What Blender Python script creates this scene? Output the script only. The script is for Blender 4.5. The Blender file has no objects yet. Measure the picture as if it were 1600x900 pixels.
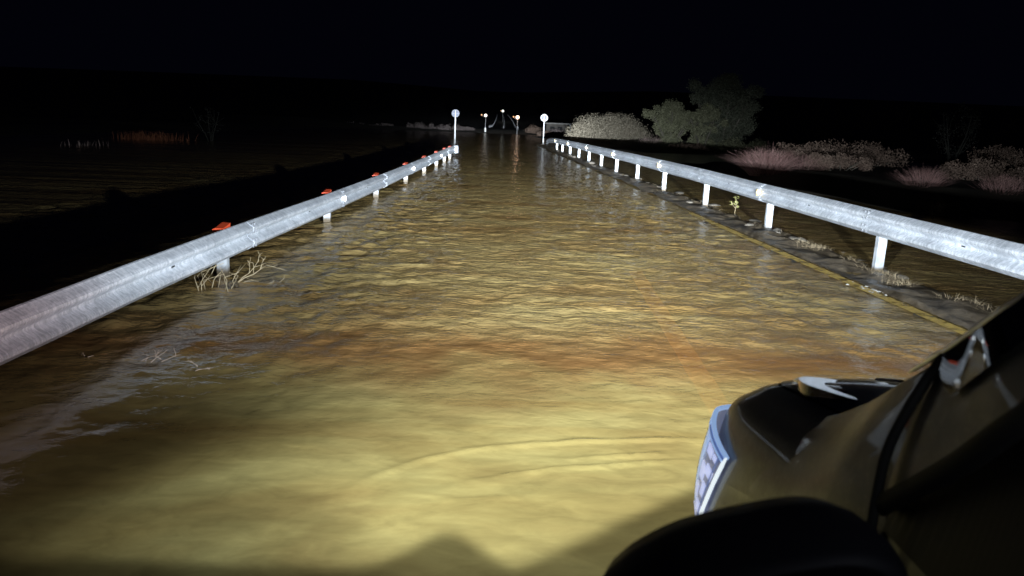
import bpy, bmesh, math, random
import numpy as np
from mathutils import Vector, Matrix
R = math.radians
scene = bpy.context.scene
col = scene.collection
random.seed(7)

# ---------------------------------------------------------------- camera
PITCH, YAW, ROLL, HC = .2193, .022, .0377, 1.7
cp, sp, cy, sy, cr, sr = math.cos(PITCH), math.sin(PITCH), math.cos(YAW), math.sin(YAW), math.cos(ROLL), math.sin(ROLL)
right = Vector((cy*cr + sy*sr*sp, -sy*cr + cy*sr*sp, sr*cp))
up = Vector((-cy*sr + sy*cr*sp, sy*sr + cy*cr*sp, cr*cp))
fwd = Vector((sy*cp, cy*cp, -sp))
cam_d = bpy.data.cameras.new('camera')
cam = bpy.data.objects.new('camera', cam_d); col.objects.link(cam)
m = Matrix((right, up, -fwd)).transposed().to_4x4(); m.translation = Vector((0, 0, HC))
cam.matrix_world = m
cam_d.sensor_width = 36; cam_d.lens = 36*1156/1600; cam_d.clip_start = .05; cam_d.clip_end = 6000
cam_d.dof.use_dof = True; cam_d.dof.focus_distance = 9.0; cam_d.dof.aperture_fstop = 4.0
scene.camera = cam

# ---------------------------------------------------------------- night sky
w = bpy.data.worlds.new('World'); scene.world = w; w.use_nodes = True
nt = w.node_tree; nt.nodes.clear()
o_ = nt.nodes.new('ShaderNodeOutputWorld'); bg = nt.nodes.new('ShaderNodeBackground')
sk = nt.nodes.new('ShaderNodeTexSky'); sk.sky_type = 'NISHITA'; sk.sun_disc = False
sk.sun_elevation = R(-7); sk.sun_rotation = R(200)
mixw = nt.nodes.new('ShaderNodeMixRGB'); mixw.inputs[0].default_value = .02
mixw.inputs[1].default_value = (.0006, .0007, .0021, 1)
nt.links.new(sk.outputs[0], mixw.inputs[2]); nt.links.new(mixw.outputs[0], bg.inputs[0])
bg.inputs[1].default_value = 1.0
nt.links.new(bg.outputs[0], o_.inputs[0])

scene.view_settings.view_transform = 'Standard'; scene.view_settings.look = 'None'
scene.view_settings.exposure = 0; scene.view_settings.gamma = 1
scene.render.engine = 'CYCLES'
try:
    scene.cycles.use_denoising = True; scene.cycles.denoiser = 'OPENIMAGEDENOISE'
except Exception: pass
scene.cycles.sample_clamp_indirect = 4.0
scene.cycles.max_bounces = 7
scene.cycles.transparent_max_bounces = 12

# ---------------------------------------------------------------- node maths helper
class NE:
    """tiny expression wrapper round Math nodes"""
    def __init__(s, nt, sock): s.nt = nt; s.s = sock
    def _m(s, op, *a, clamp=False):
        n = s.nt.nodes.new('ShaderNodeMath'); n.operation = op; n.use_clamp = clamp
        for i, v in enumerate((s,)+a):
            if isinstance(v, NE): s.nt.links.new(v.s, n.inputs[i])
            else: n.inputs[i].default_value = v
        return NE(s.nt, n.outputs[0])
    def __add__(s, o): return s._m('ADD', o)
    def __radd__(s, o): return s._m('ADD', o)
    def __sub__(s, o): return s._m('SUBTRACT', o)
    def __mul__(s, o): return s._m('MULTIPLY', o)
    def __rmul__(s, o): return s._m('MULTIPLY', o)
    def __truediv__(s, o): return s._m('DIVIDE', o)
    def pow(s, o): return s._m('POWER', o)
    def min(s, o): return s._m('MINIMUM', o)
    def max(s, o): return s._m('MAXIMUM', o)
    def abs(s): return s._m('ABSOLUTE')
    def exp(s): return s._m('EXPONENT')
    def sqrt(s): return s._m('SQRT')
    def clamp(s): return s._m('ADD', 0.0, clamp=True)
    def smooth(s, a, b):
        n = s.nt.nodes.new('ShaderNodeMapRange'); n.interpolation_type = 'SMOOTHSTEP'
        s.nt.links.new(s.s, n.inputs[0]); n.inputs[1].default_value = a; n.inputs[2].default_value = b
        n.inputs[3].default_value = 0; n.inputs[4].default_value = 1
        return NE(s.nt, n.outputs[0])

# ---------------------------------------------------------------- headlamps: a beam pattern by direction, as a real lamp has
BEAM = 10.0           # watts scale
def headlamp(name, loc, power, left=True):
    ld = bpy.data.lights.new(name, 'POINT'); ld.energy = power; ld.shadow_soft_size = .03
    ld.use_nodes = True; nt = ld.node_tree
    em = nt.nodes['Emission']
    tc = nt.nodes.new('ShaderNodeTexCoord'); sx = nt.nodes.new('ShaderNodeSeparateXYZ')
    nt.links.new(tc.outputs['Normal'], sx.inputs[0])
    S = LAMP_SIGN
    x, y, z = (NE(nt, sx.outputs[i])*S for i in range(3))
    hor = (x*x + y*y).sqrt().max(.001)
    sa = (x.abs()/hor)                               # |sin azimuth|
    fw = y.smooth(-.25, .15)
    t = (z*-1.0)/hor
    D = ((t.max(.012))._m('DIVIDE', .7)) if False else (NE(nt, t.max(.014).s).pow(-1.0)*.90)
    E = (D*-1.0/10.0).exp() + .017 + (D*-1.0/2.4).exp()*2.0
    low = E*((D*D + .5).pow(1.5))
    low = low*((sa.smooth(.20, .93)*D.smooth(1.0, 2.7))*-.955 + 1.0)
    low = low*((sa.smooth(.10, .5)*D.smooth(2.5, 6.0))*-.68 + 1.0)
    cap = (sa.smooth(.70, 1.0)*-.72+1.0)*(sa.max(.05).pow(-2.35)*13.0).min(7500.0)
    I = low.min(cap)
    el = z/hor
    up_f = ((el.max(0.0)*el.max(0.0))*(-1/(.055**2))).exp()
    I = I*(up_f*.985 + .015)
    # lower limit of the beam on the water, wavy like a bumper edge
    xd = D*(x/hor); yd = D*(y/hor)
    if left:
        a = xd + .81
        lim = (a*a*(-1/.035)).exp()*.26 + (xd + .54).max(0.0).min(1.1)*.80 + .02
    else:
        lim = (xd*0.0) + 1.15
    cut = (yd - lim).smooth(-.04, .10)
    I = I*(cut*.72 + .28)*fw
    nt.links.new(I.s, em.inputs['Strength'])
    # cool centre, pinkish fringe at the far sides
    mx = nt.nodes.new('ShaderNodeMixRGB'); mx.inputs[1].default_value = (.80, .90, 1, 1); mx.inputs[2].default_value = (1, .70, .73, 1)
    nt.links.new((sa.smooth(.72, .99)*(t.smooth(.12, .42)*-1.0+1.0)).s, mx.inputs[0]); nt.links.new(mx.outputs[0], em.inputs['Color'])
    o = bpy.data.objects.new(name, ld); o.location = loc; col.objects.link(o)
    return o
LAMP_SIGN = 1.0
headlamp('headlamp_beam', (.64, 2.52, .90), 92.0)
headlamp('headlamp_beam', (2.56, 2.52, .90), 30.0, False)
# fill light added near the viewer to lift the bonnet and pillar trim
cl = bpy.data.lights.new('trim_fill_light', 'POINT'); cl.energy = 4.0; cl.color = (.85, .9, 1); cl.shadow_soft_size = .05
clo = bpy.data.objects.new('trim_fill_light', cl); clo.location = (.62, .35, 1.72); col.objects.link(clo)

# ---------------------------------------------------------------- object helpers
def tag(o, label=None, cat=None, group=None, kind=None):
    for k, v in (('label', label), ('category', cat), ('group', group), ('kind', kind)):
        if v: o[k] = v
    return o
def empty(name, loc, rz=0):
    o = bpy.data.objects.new(name, None); o.location = loc; o.rotation_euler = (0, 0, rz); o.empty_display_size = .2
    col.objects.link(o); return o
def mesh_np(name, V, F, mat, parent=None, smooth=True, loc=None):
    """V Nx3 world coords (or local if parent given with loc kept), F list / array of faces"""
    me = bpy.data.meshes.new(name)
    V = np.asarray(V, float)
    if isinstance(F, np.ndarray):
        n, k = F.shape
        me.vertices.add(len(V)); me.vertices.foreach_set('co', V.astype(np.float32).ravel())
        me.loops.add(n*k); me.loops.foreach_set('vertex_index', F.astype(np.int32).ravel())
        me.polygons.add(n); me.polygons.foreach_set('loop_start', np.arange(0, n*k, k, dtype=np.int32))
        me.update(calc_edges=True)
    else:
        me.from_pydata([tuple(v) for v in V], [], [tuple(f) for f in F])
    me.validate()
    if smooth: me.polygons.foreach_set('use_smooth', [True]*len(me.polygons))
    if isinstance(mat, (list, tuple)):
        for q in mat: me.materials.append(q)
    else: me.materials.append(mat)
    o = bpy.data.objects.new(name, me); col.objects.link(o)
    if parent:
        o.parent = parent
    if loc is not None: o.location = loc
    return o
class MB:
    def __init__(s): s.v = []; s.f = []
    def add(s, v, f):
        b = len(s.v); s.v += [tuple(q) for q in v]; s.f += [tuple(i+b for i in q) for q in f]
    def box(s, x0, x1, y0, y1, z0, z1, bev=0):
        if bev:
            bm = bmesh.new(); bmesh.ops.create_cube(bm, size=1)
            for v in bm.verts: v.co = Vector(((x0+x1)/2 + v.co.x*(x1-x0), (y0+y1)/2 + v.co.y*(y1-y0), (z0+z1)/2 + v.co.z*(z1-z0)))
            bmesh.ops.bevel(bm, geom=bm.edges[:], offset=bev, segments=2, affect='EDGES')
            bm.verts.ensure_lookup_table()
            s.add([v.co for v in bm.verts], [[v.index for v in f.verts] for f in bm.faces]); bm.free(); return
        s.add([(x0,y0,z0),(x1,y0,z0),(x1,y1,z0),(x0,y1,z0),(x0,y0,z1),(x1,y0,z1),(x1,y1,z1),(x0,y1,z1)],
              [(0,3,2,1),(4,5,6,7),(0,1,5,4),(1,2,6,5),(2,3,7,6),(3,0,4,7)])
    def tube(s, pts, rad, n=6, cap=True):
        pts = [Vector(p) for p in pts]; rr = rad if isinstance(rad, (list, tuple)) else [rad]*len(pts)
        rings = []
        for i, p in enumerate(pts):
            d = (pts[min(i+1, len(pts)-1)] - pts[max(i-1, 0)]).normalized()
            a = d.cross(Vector((0, 0, 1)));
            if a.length < .05: a = d.cross(Vector((1, 0, 0)))
            a.normalize(); b = d.cross(a)
            rings.append([p + (a*math.cos(2*math.pi*k/n) + b*math.sin(2*math.pi*k/n))*rr[i] for k in range(n)])
        V = [v for r_ in rings for v in r_]; F = []
        for i in range(len(pts)-1):
            for k in range(n):
                F.append((i*n+k, i*n+(k+1) % n, (i+1)*n+(k+1) % n, (i+1)*n+k))
        if cap: F += [tuple(range(n))[::-1], tuple((len(pts)-1)*n+k for k in range(n))]
        s.add(V, F)
    def build(s, name, mat, parent=None, smooth=False, loc=None):
        return mesh_np(name, s.v, s.f, mat, parent, smooth, loc)

# ---------------------------------------------------------------- materials
def mat(name, base=(.5,.5,.5), rough=.5, metal=0, spec=.5, emit=None, es=0, coat=0, trans=0, ior=1.45):
    M_ = bpy.data.materials.new(name); M_.use_nodes = True
    b = M_.node_tree.nodes['Principled BSDF']
    b.inputs['Base Color'].default_value = (*base, 1); b.inputs['Roughness'].default_value = rough
    b.inputs['Metallic'].default_value = metal; b.inputs['Specular IOR Level'].default_value = spec
    b.inputs['Coat Weight'].default_value = coat; b.inputs['Coat Roughness'].default_value = .03
    b.inputs['Transmission Weight'].default_value = trans; b.inputs['IOR'].default_value = ior
    if emit: b.inputs['Emission Color'].default_value = (*emit, 1); b.inputs['Emission Strength'].default_value = es
    return M_
def noise(nt, scale=5, detail=4, rough=.5, dist=0, vec=None, mapscale=(1,1,1), rot=(0,0,0), coord='Object'):
    if vec is None:
        tc = nt.nodes.new('ShaderNodeTexCoord'); mp = nt.nodes.new('ShaderNodeMapping')
        mp.inputs['Scale'].default_value = mapscale; mp.inputs['Rotation'].default_value = rot
        nt.links.new(tc.outputs[coord], mp.inputs[0]); vec = mp.outputs[0]
    n = nt.nodes.new('ShaderNodeTexNoise'); n.inputs['Scale'].default_value = scale; n.inputs['Detail'].default_value = detail
    n.inputs['Roughness'].default_value = rough; n.inputs['Distortion'].default_value = dist
    nt.links.new(vec, n.inputs['Vector']); return n
def ramp(nt, src, stops):
    r_ = nt.nodes.new('ShaderNodeValToRGB'); e = r_.color_ramp.elements
    while len(e) < len(stops): e.new(.5)
    for q, (p, c) in zip(e, stops): q.position = p; q.color = (*c, 1) if len(c) == 3 else c
    nt.links.new(src, r_.inputs[0]); return r_.outputs[0]
def varied(name, c1, c2, scale=6, rough=.7, metal=0, bump=.3, mapscale=(1,1,1), detail=6, bdist=.02, coat=0, stops=(.35,.65), spec=.5):
    M_ = mat(name, c1, rough, metal, coat=coat, spec=spec); nt = M_.node_tree; b = nt.nodes['Principled BSDF']
    n = noise(nt, scale, detail, .6, 0, mapscale=mapscale)
    nt.links.new(ramp(nt, n.outputs['Fac'], [(stops[0], c1), (stops[1], c2)]), b.inputs['Base Color'])
    if bump:
        bp = nt.nodes.new('ShaderNodeBump'); bp.inputs['Strength'].default_value = bump; bp.inputs['Distance'].default_value = bdist
        nt.links.new(n.outputs['Fac'], bp.inputs['Height']); nt.links.new(bp.outputs[0], b.inputs['Normal'])
    return M_

def galv_mat():
    M_ = mat('galvanised_steel', (.55,.57,.6), .42, .35); nt = M_.node_tree; b = nt.nodes['Principled BSDF']
    tc = nt.nodes.new('ShaderNodeTexCoord')
    # drip streaks that bow along the beam: fine along Y, long over the height
    mp = nt.nodes.new('ShaderNodeMapping'); mp.inputs['Scale'].default_value = (9, 26, 6); nt.links.new(tc.outputs['Object'], mp.inputs[0])
    n1 = noise(nt, 1.0, 3, .55, 1.6, vec=mp.outputs[0])
    mp2 = nt.nodes.new('ShaderNodeMapping'); mp2.inputs['Scale'].default_value = (1.2, 1.2, 1.2); nt.links.new(tc.outputs['Object'], mp2.inputs[0])
    n2 = noise(nt, 1.6, 6, .65, 0, vec=mp2.outputs[0])
    n3 = noise(nt, 45, 3, .6, .4, vec=tc.outputs['Object'])
    c1 = ramp(nt, n1.outputs['Fac'], [(.36, (.50,.53,.56)), (.52, (.66,.69,.73)), (.60, (.84,.86,.89)), (.66, (.66,.69,.73))])
    c2 = ramp(nt, n2.outputs['Fac'], [(.3, (.62,.62,.63)), (.7, (1,1,1))])
    c3 = ramp(nt, n3.outputs['Fac'], [(.32, (.7,.7,.7)), (.5, (1,1,1))])
    mx = nt.nodes.new('ShaderNodeMixRGB'); mx.blend_type = 'MULTIPLY'; mx.inputs[0].default_value = 1
    nt.links.new(c1, mx.inputs[1]); nt.links.new(c2, mx.inputs[2])
    my = nt.nodes.new('ShaderNodeMixRGB'); my.blend_type = 'MULTIPLY'; my.inputs[0].default_value = .7
    nt.links.new(mx.outputs[0], my.inputs[1]); nt.links.new(c3, my.inputs[2])
    nt.links.new(my.outputs[0], b.inputs['Base Color'])
    bp = nt.nodes.new('ShaderNodeBump'); bp.inputs['Strength'].default_value = .5; bp.inputs['Distance'].default_value = .004
    nt.links.new(n1.outputs['Fac'], bp.inputs['Height'])
    bp2 = nt.nodes.new('ShaderNodeBump'); bp2.inputs['Strength'].default_value = .35; bp2.inputs['Distance'].default_value = .004
    nt.links.new(n3.outputs['Fac'], bp2.inputs['Height']); nt.links.new(bp.outputs[0], bp2.inputs['Normal'])
    nt.links.new(bp2.outputs[0], b.inputs['Normal'])
    return M_
GALV = galv_mat()
POST = varied('post_steel', (.26,.27,.28), (.46,.48,.50), 11, .5, .2, .3, bdist=.004, mapscale=(1,1,.6))
BOLT = mat('bolt_steel', (.30,.31,.33), .4, .5)
DARK = mat('dark_hole', (.01,.01,.01), .9)
ORANGE = mat('orange_reflector', (.42,.045,.012), .5)
WHITE_REF = mat('white_reflector', (.92,.90,.84), .4)
AMBER_REF = mat('amber_reflector', (.95,.62,.16), .35)
SIGNFACE = mat('sign_white', (.30,.31,.36), .5)
SIGNBLUE = mat('sign_grey', (.10,.11,.17), .5)
SIGNPOLE = mat('sign_pole_paint', (.9,.9,.9), .45)
LINEY = varied('yellow_line_paint', (.30,.20,.04), (.50,.34,.075), 18, .6, 0, .1, detail=8)
def worn(M_, lo, hi, scale):
    nt = M_.node_tree; b = nt.nodes['Principled BSDF']; out = nt.nodes['Material Output']
    n = noise(nt, scale, 8, .7); t = nt.nodes.new('ShaderNodeBsdfTransparent'); x = nt.nodes.new('ShaderNodeMixShader')
    nt.links.new(ramp(nt, n.outputs['Fac'], [(lo, (0,0,0)), (hi, (1,1,1))]), x.inputs[0])
    nt.links.new(t.outputs[0], x.inputs[1]); nt.links.new(b.outputs[0], x.inputs[2]); nt.links.new(x.outputs[0], out.inputs[0])
worn(LINEY, .36, .50, 5.5)
def muddy_feet(M_):
    nt = M_.node_tree; b = nt.nodes['Principled BSDF']; src = b.inputs['Base Color'].links[0].from_socket
    tc = nt.nodes.new('ShaderNodeTexCoord'); sx = nt.nodes.new('ShaderNodeSeparateXYZ'); nt.links.new(tc.outputs['Object'], sx.inputs[0])
    n = noise(nt, 14, 5, .6); h = NE(nt, sx.outputs[2]) + NE(nt, n.outputs['Fac'])*.10
    mx = nt.nodes.new('ShaderNodeMixRGB'); mx.inputs[1].default_value = (.10,.075,.045,1)
    nt.links.new(h.smooth(.09, .17).s, mx.inputs[0]); nt.links.new(src, mx.inputs[2]); nt.links.new(mx.outputs[0], b.inputs['Base Color'])
muddy_feet(POST)
LINEO = varied('drowned_line_paint', (.62,.30,.06), (.80,.42,.10), 12, .6, 0, 0)
LINEW = mat('white_line_paint', (.8,.8,.8), .6)
ASPH = varied('wet_asphalt', (.035,.033,.03), (.065,.06,.05), 30, .55, 0, .5, detail=8, bdist=.006)
MUD = varied('wet_mud', (.028,.021,.013), (.13,.10,.065), 7, .38, 0, .9, detail=9, bdist=.03, stops=(.38,.68))
EARTH = varied('earth', (.035,.03,.02), (.075,.06,.04), .6, .9, 0, .4, detail=8)
STONE = varied('river_stone', (.07,.058,.042), (.20,.175,.14), 9, .75, 0, .5, detail=8, bdist=.01)
BARK = varied('bark', (.10,.085,.065), (.2,.18,.14), 8, .9, 0, .4)
TWIG = varied('dry_twig', (.25,.19,.11), (.42,.34,.21), 20, .8, 0, .2, bdist=.003)
STRAW = varied('dry_grass', (.17,.125,.07), (.33,.26,.16), 9, .85, 0, 0)

# ---------------------------------------------------------------- SETTING
# ground: one sheet to the horizon, under the flood and rising at the banks
def ground_z(x, y):
    z = -0.62 - 0.25*np.clip((x-30)/60, 0, 1)*0
    z = z + np.clip((y-108)/22, 0, 1)**1.5*.9 + np.clip((y-180)/420, 0, 4)*9.5
    z = z + 40*np.clip((y-500)/1500, 0, 1)
    # right bank, an overgrown spit close behind the rail
    yb = np.interp(x, [6.0, 7.2, 9.2, 9.9, 10.4, 12, 60], [70, 22.6, 21.9, 17.2, 16.8, 16.6, 15.5])
    rb = 1.18*np.clip((y-yb+1.0)/1.3, 0, 1)**.8*(1-.85*np.clip((y-29-.15*(x-12))/7, 0, 1)*np.clip((34-x)/8, 0, 1))
    # left bank, far away
    lb = np.clip((-x-16-.05*y)/14, 0, 1)*.95*np.clip((y-26)/16, 0, 1)
    isl = 1.0*np.exp(-(((x-10)/5.5)**2 + ((y-62)/7)**2)) + .9*np.exp(-(((x-15)/5)**2 + ((y-58.5)/4.5)**2))
    isl += .0*x + .72*np.exp(-(((x-8.4)/6)**2 + ((y-100)/8)**2))
    z = z + rb + lb + isl
    hill = np.clip((np.abs(x)-60)/300, 0, 1)*14*np.clip((y-40)/150, 0, 1)
    return z + hill
def nonuni(a, b, fine, n):
    t = np.linspace(-1, 1, n); return (a+b)/2 + (b-a)/2*np.sign(t)*np.abs(t)**fine
gx = np.concatenate([np.linspace(-900,-70,24)[:-1], np.linspace(-70,70,150), np.linspace(70,900,24)[1:]])
gy = np.concatenate([np.linspace(-300,-6,12)[:-1], np.linspace(-6,140,150), np.linspace(140,3000,70)[1:]])
def grid(xs, ys, zf):
    X, Y = np.meshgrid(xs, ys); Z = zf(X, Y)
    V = np.stack([X.ravel(), Y.ravel(), Z.ravel()], 1); nx = len(xs); ny = len(ys)
    i = (np.arange(ny-1)[:,None]*nx + np.arange(nx-1)[None,:]).ravel()
    return V, np.stack([i, i+1, i+nx+1, i+nx], 1)
rng = np.random.default_rng(3)
V, F = grid(gx, gy, ground_z); V[:,2] += rng.normal(0, .02, len(V))
tag(mesh_np('ground', V, F, EARTH), kind='structure')

# causeway road, slightly tilted: submerged at the left, awash at the right kerb line
def xl(y): return -3.08 + .025*np.minimum(y, 60)
def xr(y): return 5.05 - .026*np.minimum(y, 60)
def road_z(u, y): return -.235 + .25*u + 0*y      # u 0 left rail .. 1 right yellow line
ry = np.concatenate([np.linspace(-12, 60, 40), np.linspace(64, 112, 10)])
us = np.linspace(-.08, .93, 12)
V = []; 
for y in ry:
    for u in us:
        V.append((xl(y)+(xr(y)-xl(y))*u, y, road_z(u, y) - .012*max(0, y-50)))
n = len(us); F = [(j*n+i, j*n+i+1, (j+1)*n+i+1, (j+1)*n+i) for j in range(len(ry)-1) for i in range(n-1)]
tag(mesh_np('road', V, F, ASPH), kind='structure')
def road_strip(name, fx, width, y0, y1, matl, dz, zoff=0):
    V = []; ys = np.linspace(y0, y1, int((y1-y0)/.35)+2)
    for y in ys:
        for s_ in (-1, 1):
            x = fx(y)+s_*width/2 + .006*math.sin(y*9+s_); u = (x-xl(y))/(xr(y)-xl(y))
            V.append((x, y, road_z(u, y)+dz))
    F = [(2*i, 2*i+1, 2*i+3, 2*i+2) for i in range(len(ys)-1)]
    return mesh_np(name, V, F, matl)
tag(road_strip('road_marking', lambda y: xr(y)-.66, .13, -6, 15.5, LINEY, .018), 'yellow edge line painted along the wet road margin under the right guardrail', 'road line')
tag(road_strip('road_marking', lambda y: 1.50+.055*(y-4.5), .17, -6, 9.2, LINEO, .006), 'yellow line showing faintly through the muddy flood in front of the car', 'road line')

# right verge: a low muddy strip just breaking the surface
def verge_z(X, Y):
    c = xr(Y) - .12
    d = (X-c)
    base = .045 + .018*np.sin(Y*1.15+.8*np.sin(Y*.7)) + .012*np.sin(Y*2.7) - .55*np.clip(d-.12, 0, 3)**1.1*.75 - .07*np.clip(-d-.25, 0, 1)*1.0
    rough = .018*np.sin(X*9+Y*3.1)+.016*np.sin(Y*7.3-X*4)+.014*np.sin(Y*15.7+X*11)+.012*np.sin(Y*2.1)
    return np.where(d < -.44, .016, base + rough*np.clip((d+.5)*3, 0, 1))
vs = []; ys = np.linspace(3, 62, 900)
ds = np.linspace(-.44, 1.5, 40)
V = []
for y in ys:
    c = xr(y)-.12
    X = c+ds; Z = verge_z(X, np.full_like(X, y)) + rng.normal(0, .004, len(X))
    V += list(zip(X, np.full_like(X, y), Z))
n = len(ds); i = (np.arange(len(ys)-1)[:,None]*n + np.arange(n-1)[None,:]).ravel()
tag(mesh_np('verge', V, np.stack([i, i+1, i+n+1, i+n], 1), MUD), kind='structure')

# ---- flood water
def water_mat():
    M_ = bpy.data.materials.new('muddy_water'); M_.use_nodes = True; nt = M_.node_tree
    b = nt.nodes['Principled BSDF']; out = nt.nodes['Material Output']
    b.inputs['Roughness'].default_value = .07; b.inputs['IOR'].default_value = 1.5
    # silt clouds
    n1 = noise(nt, .8, 5, .55, .8, mapscale=(.8, 1.5, 1))
    c1 = ramp(nt, n1.outputs['Fac'], [(.30, (.205,.150,.068)), (.50, (.275,.222,.102)), (.70, (.35,.30,.145))])
    n2 = noise(nt, .5, 4, .6, 1.2, mapscale=(.35, 1.2, 1))
    c2 = ramp(nt, n2.outputs['Fac'], [(.48, (1,1,1)), (.66, (.86,.76,.68))])
    mx = nt.nodes.new('ShaderNodeMixRGB'); mx.blend_type = 'MULTIPLY'; mx.inputs[0].default_value = 1
    nt.links.new(c1, mx.inputs[1]); nt.links.new(c2, mx.inputs[2])
    # finer sediment mottling
    n3 = noise(nt, 5, 5, .6, .6, mapscale=(.7, 1.6, 1), rot=(0,0,.25))
    c3 = ramp(nt, n3.outputs['Fac'], [(.35, (.78,.76,.72)), (.65, (1.12,1.1,1.05))])
    my = nt.nodes.new('ShaderNodeMixRGB'); my.blend_type = 'MULTIPLY'; my.inputs[0].default_value = .8
    nt.links.new(mx.outputs[0], my.inputs[1]); nt.links.new(c3, my.inputs[2])
    # a redder band across the road; yellower tint nearer, browner beyond
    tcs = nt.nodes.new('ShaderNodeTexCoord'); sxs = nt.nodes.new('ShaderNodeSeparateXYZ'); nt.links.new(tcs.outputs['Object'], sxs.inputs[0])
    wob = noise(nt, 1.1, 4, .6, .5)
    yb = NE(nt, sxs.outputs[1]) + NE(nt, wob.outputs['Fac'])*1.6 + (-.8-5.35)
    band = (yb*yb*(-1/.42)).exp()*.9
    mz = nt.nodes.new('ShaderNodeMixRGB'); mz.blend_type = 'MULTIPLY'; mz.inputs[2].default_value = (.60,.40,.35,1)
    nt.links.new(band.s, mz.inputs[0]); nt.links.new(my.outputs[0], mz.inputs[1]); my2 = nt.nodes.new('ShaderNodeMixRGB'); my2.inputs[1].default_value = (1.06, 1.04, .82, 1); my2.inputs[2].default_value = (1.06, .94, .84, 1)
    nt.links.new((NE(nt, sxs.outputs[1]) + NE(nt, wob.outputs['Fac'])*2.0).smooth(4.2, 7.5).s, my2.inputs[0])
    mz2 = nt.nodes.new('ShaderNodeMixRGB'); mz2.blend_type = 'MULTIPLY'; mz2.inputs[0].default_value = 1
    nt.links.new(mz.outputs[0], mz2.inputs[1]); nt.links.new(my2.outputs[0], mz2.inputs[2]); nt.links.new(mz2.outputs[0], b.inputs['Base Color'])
    # ripples
    ra = noise(nt, 5.5, 3, .5, .5, mapscale=(.9, 1.35, 1), rot=(0,0,.3))
    rb = noise(nt, 19, 3, .55, .4, mapscale=(.8, 1.2, 1))
    tc = nt.nodes.new('ShaderNodeTexCoord'); sx = nt.nodes.new('ShaderNodeSeparateXYZ'); nt.links.new(tc.outputs['Object'], sx.inputs[0])
    yy = NE(nt, sx.outputs[1])
    near = yy.smooth(3.2, 7.5)
    h = NE(nt, ra.outputs['Fac'])*(near*.8+.2) + NE(nt, rb.outputs['Fac'])*(near*.42+.03)
    bp = nt.nodes.new('ShaderNodeBump'); bp.inputs['Strength'].default_value = 1.0; bp.inputs['Distance'].default_value = .025
    nt.links.new(h.s, bp.inputs['Height']); nt.links.new(bp.outputs[0], b.inputs['Normal'])
    tr = nt.nodes.new('ShaderNodeBsdfTransparent'); tr.inputs[0].default_value = (.95,.72,.40,1)
    ms = nt.nodes.new('ShaderNodeMixShader'); ms.inputs[0].default_value = .20
    nt.links.new(b.outputs[0], ms.inputs[1]); nt.links.new(tr.outputs[0], ms.inputs[2]); nt.links.new(ms.outputs[0], out.inputs[0])
    return M_
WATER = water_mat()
def vnoise(seed):
    rg = np.random.default_rng(seed); T = rg.random((256, 256))
    def f(x, y):
        xi = np.floor(x).astype(int); yi = np.floor(y).astype(int); fx = x-xi; fy = y-yi
        fx = fx*fx*(3-2*fx); fy = fy*fy*(3-2*fy)
        g = lambda a, b_: T[a % 256, b_ % 256]
        return (g(xi,yi)*(1-fx)+g(xi+1,yi)*fx)*(1-fy)+(g(xi,yi+1)*(1-fx)+g(xi+1,yi+1)*fx)*fy - .5
    return f
N1, N2, N3, N4 = vnoise(1), vnoise(2), vnoise(5), vnoise(9)
BW1 = [(-.85, 2.90), (-.72, 3.10), (-.58, 3.33), (-.36, 3.52), (-.10, 3.66), (.20, 3.74), (.51, 3.80), (1.2, 3.86)]
BW2 = [(-.30, 3.18), (-.1, 3.28), (.32, 3.43), (.67, 3.50), (1.1, 3.58)]
BW3 = [(.16, 3.52), (.65, 3.62), (1.1, 3.70)]
BW4 = [(-.55, 3.02), (-.1, 3.12), (.3, 3.2)]
def wave_h(X, Y):
    calm = np.clip((Y-3.2)/3.5, 0, 1); calm = calm*calm*(3-2*calm)
    fade = np.exp(-np.clip(Y-14, 0, 100)/25)
    a = N1(X*3.5+Y*.5, Y*4.6-X*.6)*.017 + N2(X*6.9-Y*.8, Y*7.6+X*1.5)*.011 + N3(X*11+3, Y*12-X*2)*.0055
    # oblique waves by the left rail
    lf = np.clip((-X-.2)/1.4, 0, 1)
    p = (X*.55*3.2 + (-Y)*2.9*1.9) + N4(X*1.3, Y*1.3)*5.0
    a2 = np.abs(np.sin(p))*-.012*lf*(N1(X*2+9, Y*2)+.5)*1.6
    rf = np.clip((X-1.9)/1.0, 0, 1)*np.clip((4.1-X)/.7, .1, 1)
    mid = np.clip((Y-2.2-1.5*np.clip(X+1.9,0,1.5))/1.3, 0, 1)
    a = a + mid*(lf+rf)*(N4(X*5.2+Y*.9, Y*3.4-X*1.3)*.024 + N2(X*9.3, Y*6.1+X*2)*.022 + N1(X*15, Y*9)*.010)
    z = (a + a2)*(calm*.95+.12)*(.35+.65*fade)
    # bow-wave lines spreading from the car's left front corner
    for pl, amp, wd in (BW1, .0095, .020), (BW2, .012, .014), (BW3, .009, .011), (BW4, .007, .014), ([(q[0]+.1, q[1]+.13) for q in BW2], .005, .010), ([(q[0]-.1, q[1]-.08) for q in BW2], .004, .009):
        yc = np.interp(X, [q[0] for q in pl], [q[1] for q in pl]) + .05*N4(X*2.1+amp*900, X*0+3.1) + .016*N2(X*9+amp*500, X*0+7.)
        x0, x1 = pl[0][0], pl[-1][0]
        z = z + amp*np.exp(-((Y-yc)/wd)**2)*np.clip((x1-X)*4, 0, 1)*np.clip((X-x0)*2.2, 0, 1)*(.7+.6*(N2(X*3+amp*999, X*0+5.)+.5))
    return z
wx = np.concatenate([np.linspace(-420,-8,26)[:-1], np.linspace(-8,-3.6,44)[:-1], np.linspace(-3.6,5.2,250), np.linspace(5.2,14,70)[1:], np.linspace(14,420,26)[1:]])
wy = [-40., -20., -8., -2., .5]; y = 1.6
while y < 125: wy.append(y); y += max(.022, y*.0058)
wy += list(np.linspace(127, 190, 10))
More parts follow.
